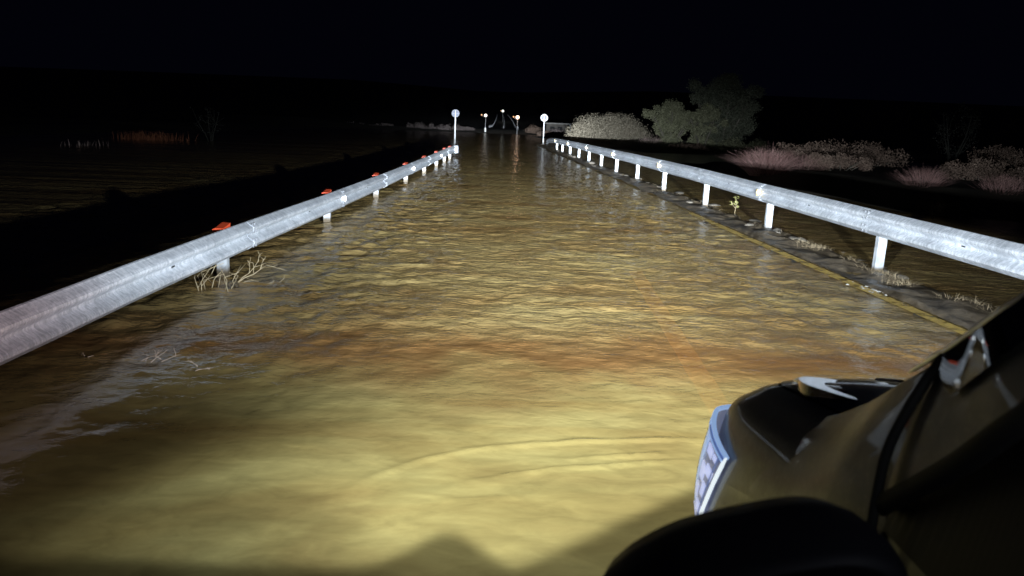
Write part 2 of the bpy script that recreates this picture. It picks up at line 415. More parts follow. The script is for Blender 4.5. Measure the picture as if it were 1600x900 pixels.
V, F = grid(wx, np.array(wy), wave_h)
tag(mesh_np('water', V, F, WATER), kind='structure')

# ---------------------------------------------------------------- GUARDRAILS
# W-beam section: (depth towards road, height from beam bottom)
SEC = [(-.012,0),(.0,.004),(.012,.012),(.062,.048),(.078,.062),(.080,.082),(.070,.100),(.018,.138),(.006,.150),(.006,.168),(.018,.180),(.070,.216),(.080,.234),(.078,.254),(.062,.270),(.012,.304),(.0,.314),(-.014,.318)]
def beam(mb, pts, side, thick=.006):
    """pts: list of (x, y, z_bottom); side +1 faces +x"""
    P = [Vector(p) for p in pts]; k = len(SEC); V = []
    for off in (0, -thick):
        for p in P:
            for d, h in SEC: V.append((p.x + side*(d+off), p.y, p.z + h))
    n = len(P); F = []
    for i in range(n-1):
        for j in range(k-1):
            a = i*k+j; F.append((a, a+1, a+k+1, a+k)); b = n*k+a; F.append((b, b+k, b+k+1, b+1))
    for i in range(n-1):
        for j in (0, k-1):
            a = i*k+j; b = n*k+a; F.append((a, a+k, b+k, b) if j == 0 else (a, b, b+k, a+k))
    for i in (0, n-1):
        q0 = len(V); V += [V[i*k+j] for j in range(k)] + [V[n*k+i*k+j] for j in range(k)]
        for j in range(k-1):
            a = q0+j; b = a+k; F.append((a, b, b+1, a+1) if i == 0 else (a, a+1, b+1, b))
    mb.add(V, F)
def rail_bottom(pts, y):
    ys_ = [p[0] for p in pts]; zs_ = [p[1] for p in pts]; return float(np.interp(y, ys_, zs_))
LZ = [(-5,.19),(3.5,.17),(4.9,.175),(5.8,.185),(7,.185),(8.75,.185),(11.6,.165),(17,.16),(25,.19),(32.4,.25),(36,.24)]
RZ = [(-5,.44),(6,.46),(8.9,.475),(13,.495),(16.9,.53),(24,.54),(40,.52),(51.4,.48),(56,.36),(59,.05)]
LZ = [(a, b) for a, b in LZ]
def guardrail(name, label, xf, ZB, side, ys_post, y0, y1, depth, reflect_backs, panels, refl_m, refl_start):
    root = empty(name, (0, 0, 0)); tag(root, label, 'guardrail')
    # posts (sigma-like open channel)
    for i, y in enumerate(ys_post):
        x = xf(y) - side*.028; zt = rail_bottom(ZB, y) + (.27 if reflect_backs else .25)
        mb2 = MB()                                                 # one folded channel, open to the rear
        O = [(-.055,.075),(-.055,0),(.055,0),(.055,.075),(.047,.075),(.047,.008),(-.047,.008),(-.047,.075)]
        V = [(x+a, y+b, -depth) for a, b in O]+[(x+a, y+b, zt) for a, b in O]
        mb2.add(V, [(k, (k+1) % 8, 8+(k+1) % 8, 8+k) for k in range(8)]+[(8,9,14,15),(9,10,13,14),(10,11,12,13)])
        mb2.build('post', POST, root)
    # beam panels, lapped 4 m lengths
    y = y0; k = 0
    edges = []; ends_ = [q+panels for q in ys_post if q+panels > (6 if side > 0 else 5) and q+panels < y1-.8]+[y1]
    for ye in ends_:
        mb = MB(); off = .004*(k % 2)
        n_ = max(3, int((ye-y)/.5))
        pts = [(xf(q)+side*(.035+off), q, rail_bottom(ZB, q)) for q in np.linspace(y-(.16 if k else 0), ye, n_)]
        beam(mb, pts, side); mb.build('beam_panel', GALV, root, smooth=False)
        edges.append(ye); y = ye; k += 1
    for ye in edges[:-1]:
        zb = rail_bottom(ZB, ye)
        for dy in ((-.13, -.04) if 2 < ye < 20 else ()):
            for hz in (.035, .112, .205, .285):
                dd = np.interp(hz, [h for _, h in SEC], [d for d, _ in SEC])
                x = xf(ye)+side*(.045+dd); mb = MB()
                mb.tube([(x-side*.004, ye+dy, zb+hz), (x+side*.010, ye+dy, zb+hz)], [.014, .011], 8)
                mb.build('bolt', BOLT, root, smooth=False)
        # lapped edge lip
        mb = MB(); p = [(xf(ye)+side*(.035+d+.0035), ye-.16, zb+h) for d, h in SEC]
        mb.tube(p, .0022, 5); mb.build('panel_edge', BOLT, root, smooth=True)
    for ye in edges[:-1][refl_start::2]:
        # trapezoid reflector in the valley of the beam
        yy = ye - .02; zb = rail_bottom(ZB, yy); x = xf(yy)+side*.046
        mb = MB(); s_ = side
        mb.add([(x, yy, zb+.115), (x+s_*.07, yy-.004, zb+.10), (x+s_*.085, yy-.004, zb+.155), (x+s_*.07, yy-.004, zb+.215), (x, yy, zb+.205),
                (x, yy+.01, zb+.115), (x+s_*.07, yy+.006, zb+.10), (x+s_*.085, yy+.006, zb+.155), (x+s_*.07, yy+.006, zb+.215), (x, yy+.01, zb+.205)],
               [(0,1,2,3,4), (9,8,7,6,5), (0,5,6,1), (1,6,7,2), (2,7,8,3), (3,8,9,4), (4,9,5,0)])
        mb.build('reflector', refl_m, root)
    # adjusting slots
    for e in edges[:6]:
        q = e - 2.0; mb = MB()
        if q < 2: continue
        zb = rail_bottom(ZB, q); x = xf(q)+side*(.035+.0105)
        mb.box(min(x-.004*side, x+.001*side), max(x-.004*side, x+.001*side), q-.03, q+.03, zb+.153, zb+.166)
        mb.build('bolt_slot', DARK, root)
    if reflect_backs:
        for y in ys_post:
            x = xf(y) - .075; zt = rail_bottom(ZB, y)+.318
            mb = MB(); mb.add([(x-.03, y-.012, zt-.16), (x+.085, y-.012, zt-.16), (x+.085, y-.012, zt+.006), (x-.0, y-.012, zt+.010), (x-.03, y-.012, zt-.004),
                    (x-.03, y+.20, zt-.16), (x+.085, y+.20, zt-.16), (x+.085, y+.20, zt+.040), (x-.0, y+.20, zt+.044), (x-.03, y+.20, zt+.03)],
                   [(0,1,2,3,4), (9,8,7,6,5), (0,5,6,1), (1,6,7,2), (2,7,8,3), (3,8,9,4), (4,9,5,0)])
            mb.build('orange_spacer', ORANGE, root)
    return root
posts_L = [-.6, 3.6, 7.75, 12.1, 16.3, 20.6, 24.6, 28.2, 31.2, 33.6]
posts_R = [1.4, 5.3, 9.14, 12.85, 16.6, 20.5, 24.1, 27.9, 31.5, 35.2, 38.9, 42.8, 46.9, 50.4]
guardrail('guardrail', 'galvanised guardrail left of the flooded road, its orange spacers showing over the top', xl, LZ, 1, posts_L, -4.4, 34.8, .5, True, .75, WHITE_REF, 1)
g = guardrail('guardrail', 'longer galvanised guardrail on the muddy verge at the right side of the road', xr, RZ, -1, posts_R, -3.0, 57.5, .4, False, .35, AMBER_REF, 2)
# rounded end cap of the left rail
rl = [o for o in col.objects if o.name == 'guardrail'][0]
mb = MB(); zb = rail_bottom(LZ, 34.8); x = xl(34.8)+.05
for k in range(8):
    pass
pts = []
for a in np.linspace(0, math.pi, 9): pts.append((x+.11*(1-math.cos(a))/1.0-.02, 34.85+.20*math.sin(a)))
V = [(px, py, zb) for px, py in pts] + [(px, py, zb+.33) for px, py in pts] + [(px*1-.0, py-.012, zb) for px, py in pts] + [(px, py-.012, zb+.33) for px, py in pts]
n = len(pts); F = [(i, i+1, n+i+1, n+i) for i in range(n-1)] + [(2*n+i, 3*n+i, 3*n+i+1, 2*n+i+1) for i in range(n-1)] + [(n+i, n+i+1, 3*n+i+1, 3*n+i) for i in range(n-1)]
mb.add(V, F); mb.build('end_cap', GALV, rl, smooth=True)

# ---------------------------------------------------------------- ROUND SIGNS
def round_sign(x, y, base, zc, rad, label, back):
    root = empty('round_sign', (x, y, 0)); tag(root, label, 'road sign', 'round road signs at the far ends of the guardrails')
    mb = MB(); mb.tube([(0,0,base), (0,0,zc+rad*.8)], .055, 10); mb.build('pole', SIGNPOLE, root, smooth=True)
    mb = MB(); mb.tube([(0,.075,zc), (0,.095,zc)], rad, 28); mb.build('sign_plate', SIGNBLUE if back else SIGNFACE, root)
    V = []; n = 32
    for r_, yy in ((rad, -0.0), (rad*.78, 0.0), (rad, .02), (rad*.78, .02)):
        for k in range(n): V.append((r_*math.cos(2*math.pi*k/n), .06+yy*.5, zc+r_*math.sin(2*math.pi*k/n)))
    F = []
    for k in range(n):
        q = (k+1) % n; F += [(k, q, n+q, n+k), (k, 2*n+k, 2*n+q, q), (n+k, n+q, 3*n+q, 3*n+k)]
    mesh_np('sign_rim', V, F, SIGNFACE if back else SIGNPOLE, root)
    if not back:
        for s_ in (-1, 1):
            mb = MB(); mb.box(s_*.13-.03, s_*.13+.03, .055, .07, zc-.12, zc+.1)
            mb.add([(s_*.13-.08, .055, zc+.1), (s_*.13+.08, .055, zc+.1), (s_*.13, .055, zc+.2), (s_*.13-.08, .07, zc+.1), (s_*.13+.08, .07, zc+.1), (s_*.13, .07, zc+.2)], [(0,1,2),(5,4,3),(0,3,4,1),(1,4,5,2),(2,5,3,0)])
            mb.build('arrow', SIGNBLUE, root)
    else:
        mb = MB(); mb.box(-.28, .28, .06, .074, zc-.03, zc+.03); mb.build('cross_bar', SIGNFACE, root)
    return root
round_sign(-4.44, 72.9, -.4, 2.40, .37, 'grey faced round sign on a white pole standing in the flood left of the road', True)
round_sign(4.1, 73.1, -.4, 2.3, .35, 'round white sign on a white pole at the end of the right guardrail', False)

# ---------------------------------------------------------------- FAR LIGHTS
LAMPW = mat('lamp_glow', (1,1,1), .3, emit=(1,.86,.72), es=1.8)
LAMPC = mat('lamp_glow_cold', (1,1,1), .3, emit=(.95,1,.9), es=1.4)
LAMPR = mat('lamp_glow_warm', (1,1,1), .3, emit=(1,.66,.42), es=4)
GHOSTO = mat('ghost_glow_orange', (1,.6,.3), .3, emit=(1,.5,.22), es=.9)
POLEG = mat('lamp_post_paint', (.35,.35,.35), .6)
def ball(name, c, r_, m_, parent, ny=10, sx=1, sz=1):
    V = []; n = 14
    for i in range(ny+1):
        a = math.pi*i/ny
        for k in range(n): V.append((c[0]+sx*r_*math.sin(a)*math.cos(2*math.pi*k/n), c[1]+r_*math.sin(a)*math.sin(2*math.pi*k/n), c[2]+sz*r_*math.cos(a)))
    F = [(i*n+k, i*n+(k+1) % n, (i+1)*n+(k+1) % n, (i+1)*n+k) for i in range(ny) for k in range(n)]
    return mesh_np(name, V, F, m_, parent)
def lamp_post(x, y, z0, z1, r_, m_, label, cat, energy, colr, base=True):
    root = empty('lamp_post', (x, y, 0)); tag(root, label, cat, 'lights beyond the flood')
    mb = MB(); mb.tube([(0,0,z0), (0,0,z1-r_)], [.07,.05], 8); mb.build('pole', POLEG, root, smooth=True)
    mb = MB(); mb.tube([(0,0,z1-r_-.05), (-.55,0,z1-.1), (-.62,0,z1)], .03, 6); mb.build('bracket', POLEG, root)
    ball('lamp_head', (0,0,z1), r_, m_, root); ball('ghost_glow', (-.66,0,z1+.06), .12, GHOSTO, root)  # small orange glow and bracket added for the ghost image beside each lamp
    if base: mb = MB(); mb.box(-.13,.13,-.12,-.075,-.1,.8); mb.build('marker_plate', WHITE_REF, root)
    if energy > 50:        # shines down on the road under it
        ld = bpy.data.lights.new('lamp_post_light', 'SPOT'); ld.energy = energy; ld.color = colr; ld.shadow_soft_size = .1
        ld.spot_size = R(165); ld.spot_blend = .5
        lo = bpy.data.objects.new('lamp_post_light', ld); lo.location = (x, y-.6, z1+2.2); lo.rotation_euler = (R(8), 0, 0); col.objects.link(lo)
    elif energy > 5:
        ld = bpy.data.lights.new('lamp_post_light', 'POINT'); ld.energy = energy; ld.color = colr; ld.shadow_soft_size = .1
        lo = bpy.data.objects.new('lamp_post_light', ld); lo.location = (x, y-.6, z1+.1); col.objects.link(lo)
    return root
lamp_post(-2.62, 124, -.6, 2.75, .25, LAMPW, 'leftmost of the three lamps beyond the flood, above a white marker plate', 'lamp', 2, (1,.85,.7))
lamp_post(2.55, 122, -.6, 2.62, .28, LAMPR, 'rightmost of the three lamps beyond the flood, glowing orange on the water', 'lamp', 5.5, (1,.5,.25), False)
lamp_post(.3, 240, 0, 5.3, .38, LAMPC, 'highest and smallest of the three lamps, over the road climbing the far hill', 'lamp', 60, (.95,1,.95), False)

# far road climbing the hill; posts added in place of its painted lines
def far_center(y): return .35 + .6*math.sin((y-150)/70)*.6
def gz(x, y): return float(ground_z(np.array(x, float), np.array(y, float)))
def far_strip(name, off, width, y0, y1, m_, dz):
    V = []; ys_ = np.linspace(y0, y1, 60)
    for y in ys_:
        c = far_center(y) + off*(1 if True else 1)
        for s_ in (-1, 1): V.append((c+s_*width/2, y, gz(far_center(y), y)+dz))
    F = [(2*i, 2*i+1, 2*i+3, 2*i+2) for i in range(len(ys_)-1)]
    return mesh_np(name, V, F, m_)
tag(far_strip('far_road', 0, 7.4, 128, 480, ASPH, .22), kind='structure')
mb = MB(); mb.add([(-.07,0,-.1),(.07,0,-.1),(.07,.08,-.1),(-.07,.08,-.1),(-.07,0,.36),(.07,0,.36),(.07,.08,.46),(-.07,.08,.46)], [(0,3,2,1),(4,5,6,7),(0,1,5,4),(1,2,6,5),(2,3,7,6),(3,0,4,7)])
mp0 = mb.build('line_standin_post', mat('line_standin_paint', (.34,.34,.35), .6)); first = True
for off, side_w in ((-2.6, 'left'), (.1, 'middle'), (2.8, 'right')):  # upright faces added so the far road lines catch the headlamps
    for k in range(27):
        y = 142 + k*9.5
        o = mp0 if first else mp0.copy()
        if not first: col.objects.link(o)
        first = False; o.location = (far_center(y)+off, y, gz(far_center(y), y)+.2)
        tag(o, 'short white post added in place of the %s painted line up the far hill road between the lamps' % side_w, 'post', 'posts added in place of the %s painted line of the far hill road' % side_w)
# ---------------------------------------------------------------- SHED
WALLM = varied('pale_render', (.06,.052,.045), (.10,.088,.075), 2, .9)
root = empty('flat_roofed_shed', (9.3, 118, .2)); tag(root, 'low flat roofed shed behind the right round sign, half hidden by scrub', 'shed')
mb = MB(); mb.box(-2.3, 1.0, 0, 3, -.9, 1.55); mb.build('wall', WALLM, root)
mb = MB(); mb.box(-2.7, 2.5, -.4, 3.4, 1.56, 1.75); mb.build('roof', varied('roof_edge', (.16,.15,.14), (.22,.21,.19), 3, .8), root)
for x in (1.4, 2.3):
    mb = MB(); mb.box(x-.08, x+.08, -.25, -.09, -.9, 1.555); mb.build('post', POST, root)
for x in (-1.7, -.5):
    mb = MB(); mb.box(x, x+.7, -.03, -.003, .4, 1.2); mb.build('window', DARK, root)

# ---------------------------------------------------------------- VEGETATION
def leaf_mat(name, c1, c2):
    M_ = mat(name, c1, .7); nt = M_.node_tree; b = nt.nodes['Principled BSDF']
    n = noise(nt, 3.5, 3, .6); nt.links.new(ramp(nt, n.outputs['Fac'], [(.35, c1), (.65, c2)]), b.inputs['Base Color'])
    b.inputs['Specular IOR Level'].default_value = .2
    return M_
def leaves_in(centers, radii, n, size, seed, flat=.0, droop=0.0, shell=.55, zmin=-9):
    rg = np.random.default_rng(seed); k = len(centers); C_ = np.array(centers, float); Rr = np.array(radii, float)
    wgt = Rr.prod(1)**.66; idx = rg.choice(k, n, p=wgt/wgt.sum())
    d = rg.normal(size=(n, 3)); d /= np.linalg.norm(d, axis=1)[:,None]
    r_ = shell + (1-shell)*rg.random(n)**.7 ; r_ *= 1+.10*rg.normal(size=n)
    P = C_[idx] + d*Rr[idx]*r_[:,None]
    P = P[P[:,2] > zmin]; n = len(P)
    a = rg.normal(size=(n, 3)); a /= np.linalg.norm(a, axis=1)[:,None]; a[:,2] -= droop
    b = np.cross(a, rg.normal(size=(n, 3))); b /= np.linalg.norm(b, axis=1)[:,None]
    s_ = size*(.6+.8*rg.random(n))[:,None]
    V = np.stack([P-a*s_*.1, P+a*s_*.5+b*s_*.25, P+a*s_*1.0, P+a*s_*.5-b*s_*.25], 1).reshape(-1, 3)
    return V, np.arange(4*n).reshape(n, 4)
def blades(xy, h, seed, width=.02, spread=.6, curve=.4, seg=3, base_z=0, jitter=.3):
    """upright thin tapering stems as strips"""
    rg = np.random.default_rng(seed); n = len(xy); V = []; F = []
    for i in range(n):
        x, y = xy[i][:2]; z0 = xy[i][2] if len(xy[i]) > 2 else base_z
        a = rg.random()*2*math.pi; L = h*(1-jitter+2*jitter*rg.random()); lean = spread*rg.random()
        wv = width*(.6+.8*rg.random()); pa = rg.random()*math.pi
        b = len(V)
        for k in range(seg+1):
            t = k/seg; r_ = lean*L*(t+curve*t*t); px = x+math.cos(a)*r_; py = y+math.sin(a)*r_; pz = z0+L*t*(1-.2*lean*t)
            w_ = wv*(1-t*.85)
            V.append((px-math.cos(pa)*w_, py-math.sin(pa)*w_, pz)); V.append((px+math.cos(pa)*w_, py+math.sin(pa)*w_, pz))
        F += [(b+2*k, b+2*k+1, b+2*k+3, b+2*k+2) for k in range(seg)]
    return V, F
PAMPAS = leaf_mat('pale_reed_leaf', (.13,.108,.075), (.29,.25,.185))
FARSCRUB = leaf_mat('far_scrub_leaf', (.10,.08,.075), (.19,.155,.145))
FARDARK = leaf_mat('shaded_leaf', (.018,.018,.015), (.035,.034,.028))
OLIVE = leaf_mat('olive_leaf', (.13,.13,.075), (.25,.245,.15))
DARKLEAF = leaf_mat('dark_leaf', (.075,.08,.055), (.14,.145,.10))
REDTW = varied('reddish_twig', (.26,.13,.115), (.44,.27,.235), 3, .85, 0, 0)
PINKTW = varied('pinkish_twig', (.36,.27,.22), (.45,.33,.29), 3, .85, 0, 0)
BRUSH = leaf_mat('scrub_leaf', (.15,.10,.075), (.26,.185,.14))

def bush(name, label, cat, x, y, w_, d_, h, leafm, nleaf, size, seed, z0=-.2, blobs=14, stems=0, stemm=None, group=None, stemh=None, zb=0.0, droop=0):
    rg = random.Random(seed); root = empty(name, (x, y, 0)); tag(root, label, cat, group)
    cs = []; rs = []
    for k in range(blobs):
        a = rg.uniform(0, 2*math.pi); q = math.sqrt(rg.random())*.78; cx = math.cos(a)*q*w_; cyy = math.sin(a)*q*d_
        top = h*math.sqrt(max(.05, 1-(q)**2))*rg.uniform(.72, 1.0); rr = rg.uniform(.16,.32)*min(w_, h)*1.1
        cs.append((cx, cyy, max(zb, z0+top-rr))); rs.append((rr*1.3, rr*1.2, rr))
        if top > 1.6*rr: cs.append((cx, cyy, z0+max(rr*.6, (top-rr)*.45))); rs.append((rr*1.35, rr*1.2, max(rr, top*.35)))
    V, F = leaves_in(cs, rs, nleaf, size, seed, shell=.45, zmin=-.05, droop=droop)
    mesh_np('foliage', V, F, leafm, root, smooth=False)
    mb = MB()
    for k in range(max(5, blobs//2)):
        a = rg.uniform(0, 2*math.pi); q = rg.uniform(.05, .35)
        p0 = (math.cos(a)*q*w_*.5, math.sin(a)*q*d_*.5, z0-.3); c = cs[rg.randrange(len(cs))]
        mid = tuple((p0[i]+c[i])/2 + rg.uniform(-.1,.1)*h for i in range(3))
        mb.tube([p0, mid, c], [.02*h+.02, .012*h+.012, .008], 5)
    mb.build('stems', stemm or BARK, root, smooth=True)
    return root
def twiggy(name, label, x, y, w_, d_, h, m_, n, seed, z0=0, spread=.6, width=.012, group=None, tip=None):
    rg = random.Random(seed); root = empty(name, (x, y, 0)); tag(root, label, 'shrub', group)
    def fan(n_, hh, ww, low, side):
        V = []; F = []
        for _ in range(n_):
            a = rg.uniform(0, 2*math.pi); q = math.sqrt(rg.random()); px = math.cos(a)*q*w_*.45; py = math.sin(a)*q*d_*.45
            lean = q*spread*rg.uniform(.6, 1.25); L = hh*rg.uniform(.75, 1.12)*(1-.25*q); aa = a+rg.gauss(0, .5)
            z_ = z0-.12; b = len(V); pa = rg.random()*math.pi; cx_ = math.cos(pa); sx_ = math.sin(pa)
            if low: px += math.cos(aa)*L*lean*rg.uniform(.2,.9); py += math.sin(aa)*L*lean*rg.uniform(.2,.9); z_ = z0+hh*rg.uniform(.3,1.4); L *= .8; aa += rg.gauss(0, 1)
            bend = rg.gauss(0, .12)
            for k in range(5):
                t = k/4; r_ = lean*L*(t+.35*t*t); ox = px+math.cos(aa+bend*t*3)*r_; oy = py+math.sin(aa+bend*t*3)*r_; oz = z_+L*t*(1-.30*lean*t)
                wv = ww*(1-.8*t)
                V += [(ox-cx_*wv, oy-sx_*wv, oz), (ox+cx_*wv, oy+sx_*wv, oz)]
            F += [(b+2*k, b+2*k+1, b+2*k+3, b+2*k+2) for k in range(4)]
        return V, F
    V, F = fan(n, h*1.05, width, False, 0); mesh_np('branches', V, F, m_, root, smooth=False)
    V, F = fan(n*2, h*.40, width*.55, True, 0); mesh_np('twigs', V, F, tip or m_, root, smooth=False)
    if m_ is REDTW:
        V, F = fan(max(12, n//14), h*.7, width*1.5, False, 0); mesh_np('pale_stems', V, F, PINKTW, root, smooth=False)
    return root
def tree(name, label, x, y, z0, h, w_, leafm, nleaf, size, seed, trunk_r=.12, forks=5, low=.25, group=None, lobes=16):
    rg = random.Random(seed); root = empty(name, (x, y, 0)); tag(root, label, 'tree', group)
    barkm = BARK if name != 'bare_tree' else FARDARK; tr = MB(); cs = []; rs = []
    ends = []
    for k in range(forks):
        a = 2*math.pi*k/forks + rg.uniform(-.4,.4); ln = rg.uniform(.16,.34)*w_*1.6
        p0 = (rg.uniform(-.12,.12), rg.uniform(-.12,.12), z0-.4); p1 = (math.cos(a)*ln*.35, math.sin(a)*ln*.3, z0+h*.22)
        p2 = (math.cos(a)*ln*.8, math.sin(a)*ln*.8, z0+h*.5); p3 = (math.cos(a)*ln*1.15, math.sin(a)*ln, z0+h*rg.uniform(.68,.85))
        tr.tube([p0, p1, p2, p3], [trunk_r, trunk_r*.7, trunk_r*.42, .02], 7); ends += [p2, p3]
        for q in range(3):
            b = p2 if q else p1; e = (b[0]+rg.uniform(-.3,.3)*w_, b[1]+rg.uniform(-.3,.3)*w_, b[2]+rg.uniform(.08,.25)*h)
            tr.tube([b, tuple((b[i]+e[i])/2+rg.uniform(-.06,.06) for i in range(3)), e], [trunk_r*.35, trunk_r*.2, .01], 5); ends.append(e)
    tr.build('trunk', barkm, root, smooth=True)
    for k in range(lobes):
        t = rg.random(); zz = low + (1-low)*t; wid = math.sin(min(1, max(.1, (zz-.05)))*math.pi*.86+.25); a = rg.uniform(0, 2*math.pi); q = math.sqrt(rg.random())*.40*w_*max(.35, wid)
        rr = rg.uniform(.10, .19)*w_
        cs.append((math.cos(a)*q, math.sin(a)*q, z0+h*zz-rr*.8)); rs.append((rr*1.15, rr*1.15, rr))
    for e in ends: rr = rg.uniform(.07,.13)*w_; cs.append(e); rs.append((rr, rr, rr*.9))
    V, F = leaves_in(cs, rs, nleaf, size, seed, shell=.35, zmin=-.1)
    mesh_np('crown', V, F, leafm, root, smooth=False)
    return root
# behind the right rail
bush('reed_bush', 'wide pale grey mound of scrub behind the far end of the right guardrail', 'bush', 8.6, 61, 3.15, 3.0, 3.35, PAMPAS, 50000, .095, 11, z0=0, blobs=44, droop=.3)
twiggy('dry_shrub', 'pinkish tangle of bare stems at the right foot of the pale grey bush', 11.6, 57.5, 1.9, 1.0, 1.35, PINKTW, 200, 12, .0, .6, .014)
tree('small_tree', 'small grey green tree between the pale bush and the tall dark tree', 12.95, 57.5, .1, 3.75, 3.15, OLIVE, 24000, .115, 21, .10, 6, .22, lobes=18)
tree('small_tree', 'slim grey green tree growing against the left side of the tall dark tree', 15.3, 57.0, .1, 3.6, 2.9, OLIVE, 15000, .12, 22, .09, 5, .12, lobes=14)
tree('tall_tree', 'tallest dark broad tree behind the right guardrail', 17.2, 58.5, .1, 5.9, 4.7, DARKLEAF, 48000, .15, 23, .16, 7, .10, lobes=34)
bush('scrub_bush', 'low scrub at the foot of the tall dark tree', 'bush', 18.4, 55.8, 2.6, 1.0, 1.5, OLIVE, 5000, .13, 24, blobs=12, z0=0)
bush('scrub_bush', 'low brown scrub on the water edge under the small trees', 'bush', 13.9, 55.5, 2.4, .8, .85, BRUSH, 4200, .11, 25, blobs=12, z0=0)
twiggy('red_shrub', 'dense red stemmed shrub right of the tall tree, its branches fanning over the water', 8.25, 23.0, 1.2, .8, .98, REDTW, 520, 31, .5, 1.15, .005, tip=REDTW)
twiggy('red_shrub', 'dim reddish shrub on the bank just right of the dense red shrub', 10.0, 24.4, 1.1, .8, .70, REDTW, 200, 32, .5, .8, .005)
bush('scrub_bush', 'pale leafy scrub in the middle of the right bank', 'bush', 11.1, 24.6, 1.5, .8, .62, BRUSH, 8000, .05, 33, blobs=20, z0=.62)
twiggy('red_shrub', 'reddish shrub standing at the bank edge above pale twigs in the black water', 10.65, 18.6, .72, .5, .68, REDTW, 300, 34, .5, .95, .004)
twiggy('dry_shrub', 'pale bare twigs rising from the black water right of the bank', 10.0, 16.7, .34, .25, .34, TWIG, 60, 35, .12, 1.0, .006)
bush('scrub_bush', 'dark scrub on the bank right of the reddish water shrub', 'bush', 14.0, 21.5, 1.7, .9, .7, BRUSH, 6000, .06, 36, blobs=16, z0=.6)
twiggy('red_shrub', 'reddish shrub at the right edge of the picture above the black water', 12.0, 17.6, .9, .6, .58, REDTW, 220, 37, .5, .9, .004)
tree('bare_tree', 'thin dark tree far back on the right bank', 18.2, 30, .5, 2.7, 1.9, FARDARK, 900, .08, 38, .06, 5, .2)
for i, (x, y, w_, h, lab) in enumerate([(14.2, 29.5, 2.2, 1.2, 'dark scrub behind the middle of the right bank'), (18.6, 27.0, 2.2, 1.2, 'dark scrub behind the right end of the bank'), (11.5, 28.2, 1.7, 1.0, 'dark scrub behind the red shrubs right of the tall tree')]):
    bush('scrub_bush', lab, 'bush', x, y, w_, 1.0, h, BRUSH, 5200, .08, 60+i, blobs=16, z0=.55)
# far bank scrub (centre), one object each
far = [(-13.5,128,4.5,1.5),(-19.5,131,3.6,1.2),(-8.6,126,2.6,1.6),(-6.0,127,1.9,1.3),(5.8,126,2.2,1.9),(8.6,112,2.3,1.5),(12.2,113,2.6,1.3),(6.2,109,1.6,1.0),(-26,134,4,1.1),(11.5,104,1.8,1.1)]
fl = ['low pinkish scrub on the far bank behind the left sign','low dim scrub on the far bank left of the left sign','taller scrub on the far bank just right of the left sign','small scrub bush beside the leftmost far lamp','tall pale scrub bush on the far bank right of the rightmost lamp','scrub in front of the flat roofed shed','scrub hiding the right half of the flat roofed shed','low pale bush on the far water edge near the right sign','dim scrub at the left end of the far bank','low scrub between the right sign and the pale grey mound']
for i, (x, y, w_, h) in enumerate(far):
    bush('scrub_bush', fl[i], 'bush', x, y, w_, 1.6, h, FARSCRUB if i not in (4, 7) else BRUSH, 3200, .15, 80+i, blobs=15, z0=-.15)
# left: reddish patches out in the dark
def reedpatch(x0, x1, y, h, seed, label, m_, n, z0):
    rg = random.Random(seed); cxm = (x0+x1)/2; root = empty('reed_patch', (cxm, y, 0)); tag(root, label, 'reeds')
    xy = [(rg.gauss(0, (x1-x0)*.27), rg.gauss(0,.6), z0-abs(rg.gauss(0,.12))) for _ in range(n)]
    V, F = blades(xy, h, seed, .018, .35, .5, 3); mesh_np('reeds', V, F, m_, root, smooth=False)
REEDR = varied('rusty_reed', (.20,.065,.03), (.34,.13,.06), 4, .85, 0, 0)
reedpatch(-21.8, -18.4, 43.5, .50, 5, 'long rust coloured strip of reeds far out in the dark on the left', REEDR, 420, -.05)
reedpatch(-19.3, -17.9, 34.3, .28, 6, 'short pale patch of reeds out in the water, nearer than the rusty strip', PINKTW, 60, -.05)
tree('bare_tree', 'thin bare tree barely visible in the dark left of the guardrail', -17.2, 45, -.1, 2.3, 1.7, FARDARK, 200, .10, 7, .05, 4, .3)

# twigs caught on the left rail post, and drifting sprigs
def sprig(mb, p, d, L, r_, rg, depth=0):
    p = Vector(p); d = Vector(d).normalized(); pts = [p]; q = p.copy()
    for k in range(4):
        d = (d + Vector((rg.uniform(-.25,.25), rg.uniform(-.25,.25), rg.uniform(-.2,.2)))).normalized(); q = q + d*L/4; pts.append(q.copy())
        if depth < 2 and k > 0 and rg.random() < .85:
            nd = (d + Vector((rg.uniform(-1,1), rg.uniform(-1,1), rg.uniform(-.5,.9)))).normalized(); sprig(mb, q, nd, L*.42, r_*.6, rg, depth+1)
    mb.tube(pts, [r_*(1-.18*k) for k in range(5)], 5)
rg = random.Random(4)
mb = MB()
for k in range(15):
    x = rg.uniform(-.14, .26); mb.tube([(x, rg.uniform(-.25,.15), -.06), (x+rg.uniform(-.07,.09), rg.uniform(-.25,.15), rg.uniform(.06,.12)), (x+rg.uniform(-.08,.18), rg.uniform(-.2,.1), rg.uniform(.13,.22))], [.005,.004,.002], 5)
r0 = empty('driftwood_tangle', (-2.85, 7.35, 0)); tag(r0, 'tangle of straw coloured dry twigs caught on the first left guardrail post', 'twigs')
mb.build('upright_twigs', TWIG, r0, smooth=True)
mb = MB(); rg = random.Random(9)
sprig(mb, (.2, .1, .0), (1, .3, .08), .34, .007, rg); sprig(mb, (.2, .1, .0), (.8, .8, .42), .38, .007, rg); sprig(mb, (.2, .1, .0), (.4, .6, .7), .30, .006, rg); sprig(mb, (.2,.1,.0), (1,.2,.12), .22, .005, rg)
mb.build('long_branch', TWIG, r0, smooth=True)
PALETW = mat('pale_sprig', (.36,.27,.2), .8)
